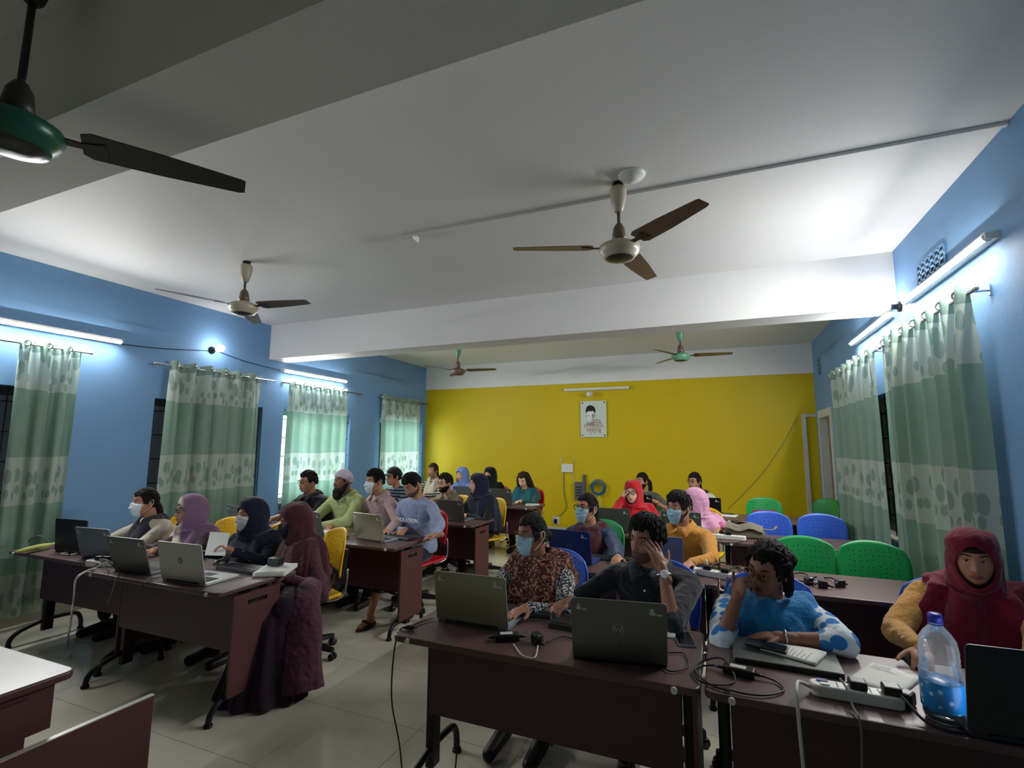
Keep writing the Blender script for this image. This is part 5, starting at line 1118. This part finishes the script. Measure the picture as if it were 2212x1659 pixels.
    if chair_c: chair(chair_c, hx+PE.x, y+.1+PE.y-.02, chair_lab, -math.radians(ty)*.95, (px % 7)*.2)
    return root
# ------------------------------------------------------------------ fabrics
for n_, c_ in dict(cream='b3ab97', grey_scarf='35353d', lavender='7e6482', brown_jacket='463438', navy='161c2e', maroon='4c262d', maroon_dress='4f2c3b', plum='2a1826', black_cloth='101218', lime='a9b478', rose_beige='a28a86', sweat_blue='8791ad', beige='8d8069', teal='1d4c49', dark_shirt='17181d', blue_scarf='1f74a8', mustard='b0803a', mustard_d='b07a2f', crimson='6b1029', red='a8161f', pink='c08ba6', pink_d='a45578', grey_tee='4c4c48', white_dress='b9b8b0', navy_blue='1d3350', wine='3f1822', light_blue='6d86b8', black_green='0f1513', teal_scarf='17545a', dark_brown='241a16', cap_dark='171a17').items(): fabric(n_, c_)
fabric('cap_white', 'b7abb4', .5, 60.)
pattern('leopard', 'leopard', '4a2a24', '9a6e5c', 60., .50, '1a0f0e'); pattern('speckle', 'leopard', '23242a', 'b9b8b2', 95., .50); pattern('polka', 'dots', 'c2cdd0', '2f6fb0', 14., .46); pattern('floral_navy', 'flower', '151a26', '5a6876', 22., .22); pattern('stripe_navy', 'stripe', '1c2530', '6c7480', 150., -.2); pattern('stripe_bw', 'stripe', '19191b', 'b7b2a2', 170., -.1)
Z_ = .785
pattern('lavender_two', 'twotone', '7b6178', 'b3ab97', .35, -.175)
HS = lambda **k: k
# ---- front left row
def card(root, O, HC, Mh, NB, Rt, arms):
    w = arms[1][3]+O; o = obj('white_card', MB().box((0, 0, 0), (.125, .004, .16)), 'paper', None, loc=(w.x-.03, w.y-.10, .90), rot=(-.35, .12, .85)); tag(o, 'white card held up by the woman in dark floral headscarf', 'card')
person('woman with white face mask, cream shirt and low ponytail', 318, 1053, 3.0, .014, 10, 4, skin='m', hair=HS(style='low', front=.60, t=.010), top='cream', mask='mask_white', scarf=HS(m='grey_scarf', len=.34, v=.04, w=.58), vox=.0115, sw=.16, bulk=.95, chair_c='yellow', chair_lab='yellow chair under the woman in cream shirt')
person('woman in lavender headscarf and glasses with cream scarf front', 415, 1067, 3.0, .026, 18, 0, skin='m', hijab=HS(m='lavender_two', len=.27, puff=1.02), top='brown_jacket', glasses=HS(r=.023, sq=1), vox=.0115, sw=.16, bulk=.95, chair_c='yellow', chair_lab='yellow chair behind the lavender headscarf', B=HS(w=(-4.05, 2.60, Z_)), A=HS(w=(-4.32, 2.62, Z_)))
person('woman in dark floral headscarf and patterned white face mask', 545, 1073, 3.0, .026, 8, 2, skin='m', hijab=HS(m='navy', len=.24), top='floral_navy', mask='mask_print', vox=.0115, sw=.16, chair_c='yellow', chair_lab='yellow chair under the dark floral headscarf', extra=card, B=HS(w=(-3.30, 2.66, .83), f=(-.3, -.6, .6), curl=.6), A=HS(w=(-3.62, 2.64, Z_)))
def p4skirt(root, O, PE, NB, Rt):
    mb = MB(); c = Vector((-2.80, 2.62, 0))-O
    capsule(mb, PE+Vector((-.08, 0, .02)), c+Vector((-.12, 0, .50)), .13, .12); capsule(mb, PE+Vector((.08, 0, .02)), c+Vector((.10, 0, .50)), .13, .12)
    mb.lathe([(.001, .54), (.10, .54), (.17, .48), (.20, .35), (.25, .15), (.30, .02), (.29, .005), (.001, .005)], 26, c+Vector((0, -.03, 0)))
    v, f = remesh(mb, .012, 3); out = MB(); cc = c+Vector((0, -.03, .0))
    vv = []
    for p in v:
        p = Vector(p); d = Vector((p.x-cc.x, p.y-cc.y, 0)); a = math.atan2(d.y, d.x); k = max(0, .52-p.z)/.52
        if d.length > 1e-4: p = p+d.normalized()*k*.022*math.sin(a*13+2*noise.noise((a, p.z*3, 0)))
        vv.append(tuple(p))
    out.v = vv; out.f = f; out.m = [0]*len(f); obj('skirt', out, 'plum', root, True)
    mb = MB(); mb.tube(crom([PE+Vector((.12, .02, .12)), c+Vector((.16, .10, .58)), c+Vector((.24, .02, .42)), c+Vector((.27, -.02, .2)), c+Vector((.30, -.04, .06))], 5), [.08+.003*i for i in range(21)], 14, flat=.7)
    rm_obj('dress_panel', mb, .011, 'maroon_dress', root, 3, .012, 16.)
person('woman in long maroon headscarf and black face cover', 640, 1084, 2.95, .028, 32, 12, skin='d', hijab=HS(m='maroon', len=.42, fold=.009, veil='mask_black'), top='maroon_dress', mask='mask_black', skirt=p4skirt, vox=.0115, sw=.165, bulk=1.0, chair_c='yellow', chair_lab='yellow chair at the aisle behind the maroon headscarf', ty=30, A=HS(w=(-3.06, 2.72, .66), cuff=.98), B=HS(w=(-2.84, 2.72, .68), cuff=.98))
# ---- second left row
person('man in black polo shirt and black glasses', 668, 1015, 4.5, .022, 12, 2, skin='m', hair=HS(t=.012, side=.06, back=-.25, top=1.0), top='black_cloth', collar='black_cloth', sleeve='short', glasses=HS(r=.022, sq=1, t=.003), fat=.10, bulk=1.12, sw=.19, vox=.0125, chair_c='red', chair_lab='red chair under the man in black polo')
person('bearded man in white skullcap and lime green kurta', 743, 1012, 4.45, .020, 16, 0, skin='d', cap='skull', hair=HS(t=.006, front=.7, side=.05, back=-.25), beard='long', top='lime', collar='lime', bulk=1.18, sw=.195, vox=.0125, chair_c='red', chair_lab='red chair under the man in lime kurta')
person('man in rose-beige shirt with pale face mask', 812, 1012, 4.45, .022, 24, 2, skin='m', hair=HS(t=.012, side=.06, back=-.3, top=1.2), top='rose_beige', collar='rose_beige', mask='mask_white', sw=.18, ty=20, vox=.0125, chair_c='red', chair_lab='red chair peeking out beside the rose-beige shirt', B=HS(w=K(838, 1146, z=.79), f=(-.1, -1, -.1)))
def sweat(root, O, HC, Mh, NB, Rt, arms):
    me = textmesh('EVOLUTION', .052); me.materials.clear(); me.materials.append(MATS['ink_white']); p = NB+Rt @ Vector((0, -.148, -.20))
    place('chest_lettering', me, root, p, (PI/2-.18, 0, Rt.to_euler().z))
person('man in light blue sweatshirt looking down at keyboard', 892, 1017, 4.33, .018, 14, 36, skin='m', hair=HS(t=.009, side=.10, back=-.2, ns=.003, top=1.0), top='sweat_blue', bottom='navy', beard='stubble', sw=.185, bulk=1.03, vox=.0115, chair_c='red', chair_lab='red chair under the man in blue sweatshirt', extra=sweat, ty=8, lean=.06, feet='sandal', knees={-1: (-.07, -.46, .51, -.20), 1: (.12, -.40, .51, .06)}, A=HS(w=K(872, 1146, z=.79), f=(.25, -1, -.1), curl=.5), B=HS(w=K(943, 1156, z=.80), f=(-.7, -.75, -.05), curl=.5))
# ---- third left row
person('man in dark cap and striped navy shirt', 852, 1007, 5.8, .028, 26, 3, skin='m', cap='base', hair=HS(t=.010, side=-.1, back=-.45), top='stripe_navy', sleeve='short', vox=.014, lod=0, chair_c='blue', chair_lab='blue chair under the man in cap')
person('man with short beard, glasses and beige shirt', 963, 1021, 5.8, .020, 22, 3, skin='l', hair=HS(t=.012, side=.04, back=-.3, top=1.0), beard='short', glasses=HS(r=.022, m='frame_wire'), top='beige', collar='beige', vox=.014, lod=0, chair_c='yellow', chair_lab='yellow chair under the man in beige shirt')
person('woman in navy headscarf sitting before a yellow chair', 1033, 1021, 5.70, .026, 44, 4, skin='l', hijab=HS(m='navy', len=.40), top='black_green', vox=.014, lod=0, sw=.16, ty=28, chair_c='yellow', chair_lab='yellow chair behind the navy headscarf', A=HS(w=(-3.05, 5.30, Z_)), B=HS(w=(-2.80, 5.34, Z_)))
# ---- rear left row
person('woman with tied hair, striped top and cream scarf', 936, 1000, 7.6, .014, 12, 0, skin='m', hair=HS(style='low', front=.50, t=.010, m='hair_brown'), top='stripe_bw', scarf=HS(m='cream', len=.36, v=.05, w=.62), vox=.016, lod=0, sw=.165, chair_c='red', chair_lab='red chair under the woman with cream scarf')
person('woman in light blue headscarf at the yellow wall', 998, 1008, 7.6, .026, 16, 0, skin='l', hijab=HS(m='light_blue', len=.40, under='black_cloth'), top='light_blue', vox=.016, lod=0, sw=.165, chair_c='red', chair_lab='red chair under the light blue headscarf')
person('woman in black full face veil at the yellow wall', 1058, 1008, 7.6, .026, 8, 0, skin='l', hijab=HS(m='black_green', len=.50, veil='black_green', open=.9), top='black_green', vox=.016, lod=0, sw=.165, chair_c='red', chair_lab='red chair under the black veil')
person('woman with long loose hair and teal scarf looking down', 1131, 1018, 7.45, .014, 6, 26, skin='f', hair=HS(style='long', front=.62, side=-.5, back=-.9, t=.012, m='hair_brown'), top='teal', scarf=HS(m='teal_scarf', len=.34, v=.05), vox=.016, lod=0, sw=.165, chair_c='red', chair_lab='red chair under the long-haired woman')
# ---- front right row
person('woman in leopard scarf and blue mask with hair bun', 1150, 1107, 2.85, .014, 30, 6, skin='d', hair=HS(style='bun', front=.62, t=.008, bz=-.03, side=-.12, back=-.55), top='speckle', hscale=.94, mask='mask_blue', scarf=HS(m='leopard', len=.42, fold=.018), glasses=HS(r=.023, m='frame_wire', t=.0018), vox=.0105, sw=.165, chair_c='blue', chair_lab='blue chair behind the leopard scarf', A=HS(w=(-1.16, 2.44, Z_)), B=HS(w=(-.93, 2.46, Z_)))
def watch(root, O, HC, Mh, NB, Rt, arms):
    s, sh, e, w, f, nn, spec = arms[1]; d = (w-e).normalized(); c = w-d*.022; R = Vector((0, 0, 1)).rotation_difference(d).to_matrix()
    wt = obj('wrist_watch', MB().torus(c, .032, .0065, R, 22, 6), 'steel', root, True); o = Vector((.25, -.95, .1)); o = (o-d*o.dot(d)).normalized()
    obj('watch_face', MB().lathe([(.001, 0), (.02, 0), (.02, .008), (.001, .009)], 20, c+o*.031, rot=Vector((0, 0, 1)).rotation_difference(o).to_matrix()), 'sticker', wt, True)
wB = K(1432, 1232, y=2.60); eB = K(1452, 1345, y=2.52)
person('man in dark shirt and wristwatch resting forehead on hand', 1396, 1106, 2.80, .026, 28, 8, hr=6, skin='d', hair=HS(t=.016, side=.04, back=-.3, ns=.008, nf=30, top=1.0, front=.64, fringe=-.02), top='dark_shirt', collar='dark_shirt', beard='stubble', sleeve='elbow', bulk=1.1, sw=.195, vox=.0105, chair_c='blue', chair_lab='blue chair behind the man with wristwatch', extra=watch, ty=8,
       A=HS(w=(-.76, 2.57, .80), f=(-.35, -.9, -.12), curl=.45), B=HS(w=wB, e=eB, f=K(1398, 1152, y=2.675)-wB, n=(-.55, .75, .1), flip=-1, curl=.16, cuff=.06))
wA = K(1592, 1292, y=2.56); eA = K(1560, 1385, y=2.47); eB2 = K(1822, 1388, y=2.53); wB2 = K(1690, 1378, z=.795)
def bangle(root, O, HC, Mh, NB, Rt, arms):
    s, sh, e, w, f, nn, spec = arms[1]; d = (w-e).normalized(); obj('bracelet', MB().torus(w-d*.012, .032, .004, Vector((0, 0, 1)).rotation_difference(d).to_matrix(), 22, 6), 'steel', root, True)
person('woman with curly hair and blue scarf resting chin on fist', 1655, 1158, 2.70, .032, 32, 14, hr=12, skin='d', hair=HS(style='curly', front=.64, side=-.06, back=-.5, t=.016, ns=.012, jit=.6), top='polka', sleeve='three', scarf=HS(m='blue_scarf', len=.34, v=-.04, fold=.018, w=.86), glasses=HS(r=.025, m='frame_wire', t=.0022), bulk=1.14, sw=.19, vox=.0105, chair_c='blue', chair_lab='blue chair under the curly-haired woman', ty=6, lean=.10, extra=bangle,
       A=HS(w=wA, e=eA, f=(.28, .0, .9), n=(.75, .55, .1), curl=1.05, cuff=.16, flip=-1), B=HS(w=wB2, e=eB2, f=(-1, .02, -.03), n=(0, 0, -1), cuff=.30, curl=.2))
person('woman in maroon headscarf and mustard dress at right edge', 2096, 1140, 2.95, .028, 16, 8, skin='m', hijab=HS(m='crimson', len=.36, under='dark_brown', puff=1.04, fold=.013, sd=.86, up=.016), hscale=.90, top='mustard', bulk=1.08, sw=.195, vox=.0105, chair_c='blue', chair_lab='blue chair under the maroon and mustard clad woman', ty=5, fat=.08, A=HS(w=K(1990, 1402, z=.80), f=(-.25, -.95, -.2), curl=.5), B=HS(w=(1.02, 2.46, .80), f=(-.2, -1, -.1)))
mouse('dark mouse under the mustard-sleeved hand', *K(1980, 1432, z=.755)[:2], .2)
# ---- second right row
person('woman with large black glasses, blue mask and ponytail', 1268, 1065, 4.3, .014, 32, -4, skin='m', hair=HS(style='low', front=.60, t=.009, side=-.1, back=-.5), top='navy_blue', mask='mask_blue', glasses=HS(r=.027, t=.003), scarf=HS(m='wine', len=.26, w=.72), vox=.0125, sw=.17, bulk=1.05, chair_c='green', chair_lab='green chair behind the woman with large glasses', B=HS(w=K(1335, 1203, z=.79)))
person('man in mustard shirt and blue mask', 1466, 1058, 4.3, .026, 36, 6, skin='m', hair=HS(t=.014, side=.02, back=-.3, ns=.008, nf=30, top=1.1), top='mustard_d', collar='mustard_d', mask='mask_blue', beard='stubble', vox=.0125, sw=.185, bulk=1.02, ty=12, chair_c='green', chair_lab='green chair behind the man in mustard shirt', A=HS(w=(-.48, 3.88, Z_)), B=HS(w=(-.22, 3.86, Z_), hint=(1, .1, -.5)))
# ---- third right row
wR = K(1350, 1058, y=5.78)
person('woman in red headscarf and black glasses', 1366, 1036, 5.8, .028, 6, 2, skin='f', hijab=HS(m='red', len=.34), top='red', glasses=HS(r=.022, sq=1, t=.003), vox=.0135, sw=.17, bulk=1.04, chair_c='yellow', chair_lab='yellow chair under the red headscarf', A=HS(w=(wR.x-.02, 5.74, 1.03), hint=(-.5, -.3, -1), f=(.3, .1, .9), n=(.8, .3, 0), cuff=.97))
person('woman in pink headscarf half hidden by mustard-shirted man', 1500, 1052, 5.75, .028, 62, 8, skin='m', hijab=HS(m='pink', len=.17), top='pink_d', vox=.0135, sw=.17, bulk=1.04, ty=20, chair_c='yellow', chair_lab='yellow chair under the pink headscarf', B=HS(w=(-.02, 5.40, .80)))
# ---- rear right row
person('bearded man in grey shirt at the yellow wall', 1387, 1020, 7.5, .016, 36, 2, skin='m', hair=HS(style='pony', t=.010, side=.02, back=-.45), beard='short', top='grey_tee', sleeve='short', vox=.016, lod=0, sw=.19, chair_c='green', chair_lab='green chair beside the bearded man in grey', ty=8, B=HS(w=(-.86, 7.22, .86), f=(-.9, -.3, .3)))
person('woman in white dress, glasses and black scarf at the yellow wall', 1500, 1020, 7.5, .014, 32, 0, skin='m', hair=HS(style='low', front=.52, t=.011), glasses=HS(r=.022, m='frame_wire', sq=1), top='white_dress', scarf=HS(m='black_cloth', len=.30, w=.7), vox=.016, lod=0, sw=.19, bulk=1.18, chair_c='green', chair_lab='green chair under the woman in white')
bpy.data.scenes.remove(RS)
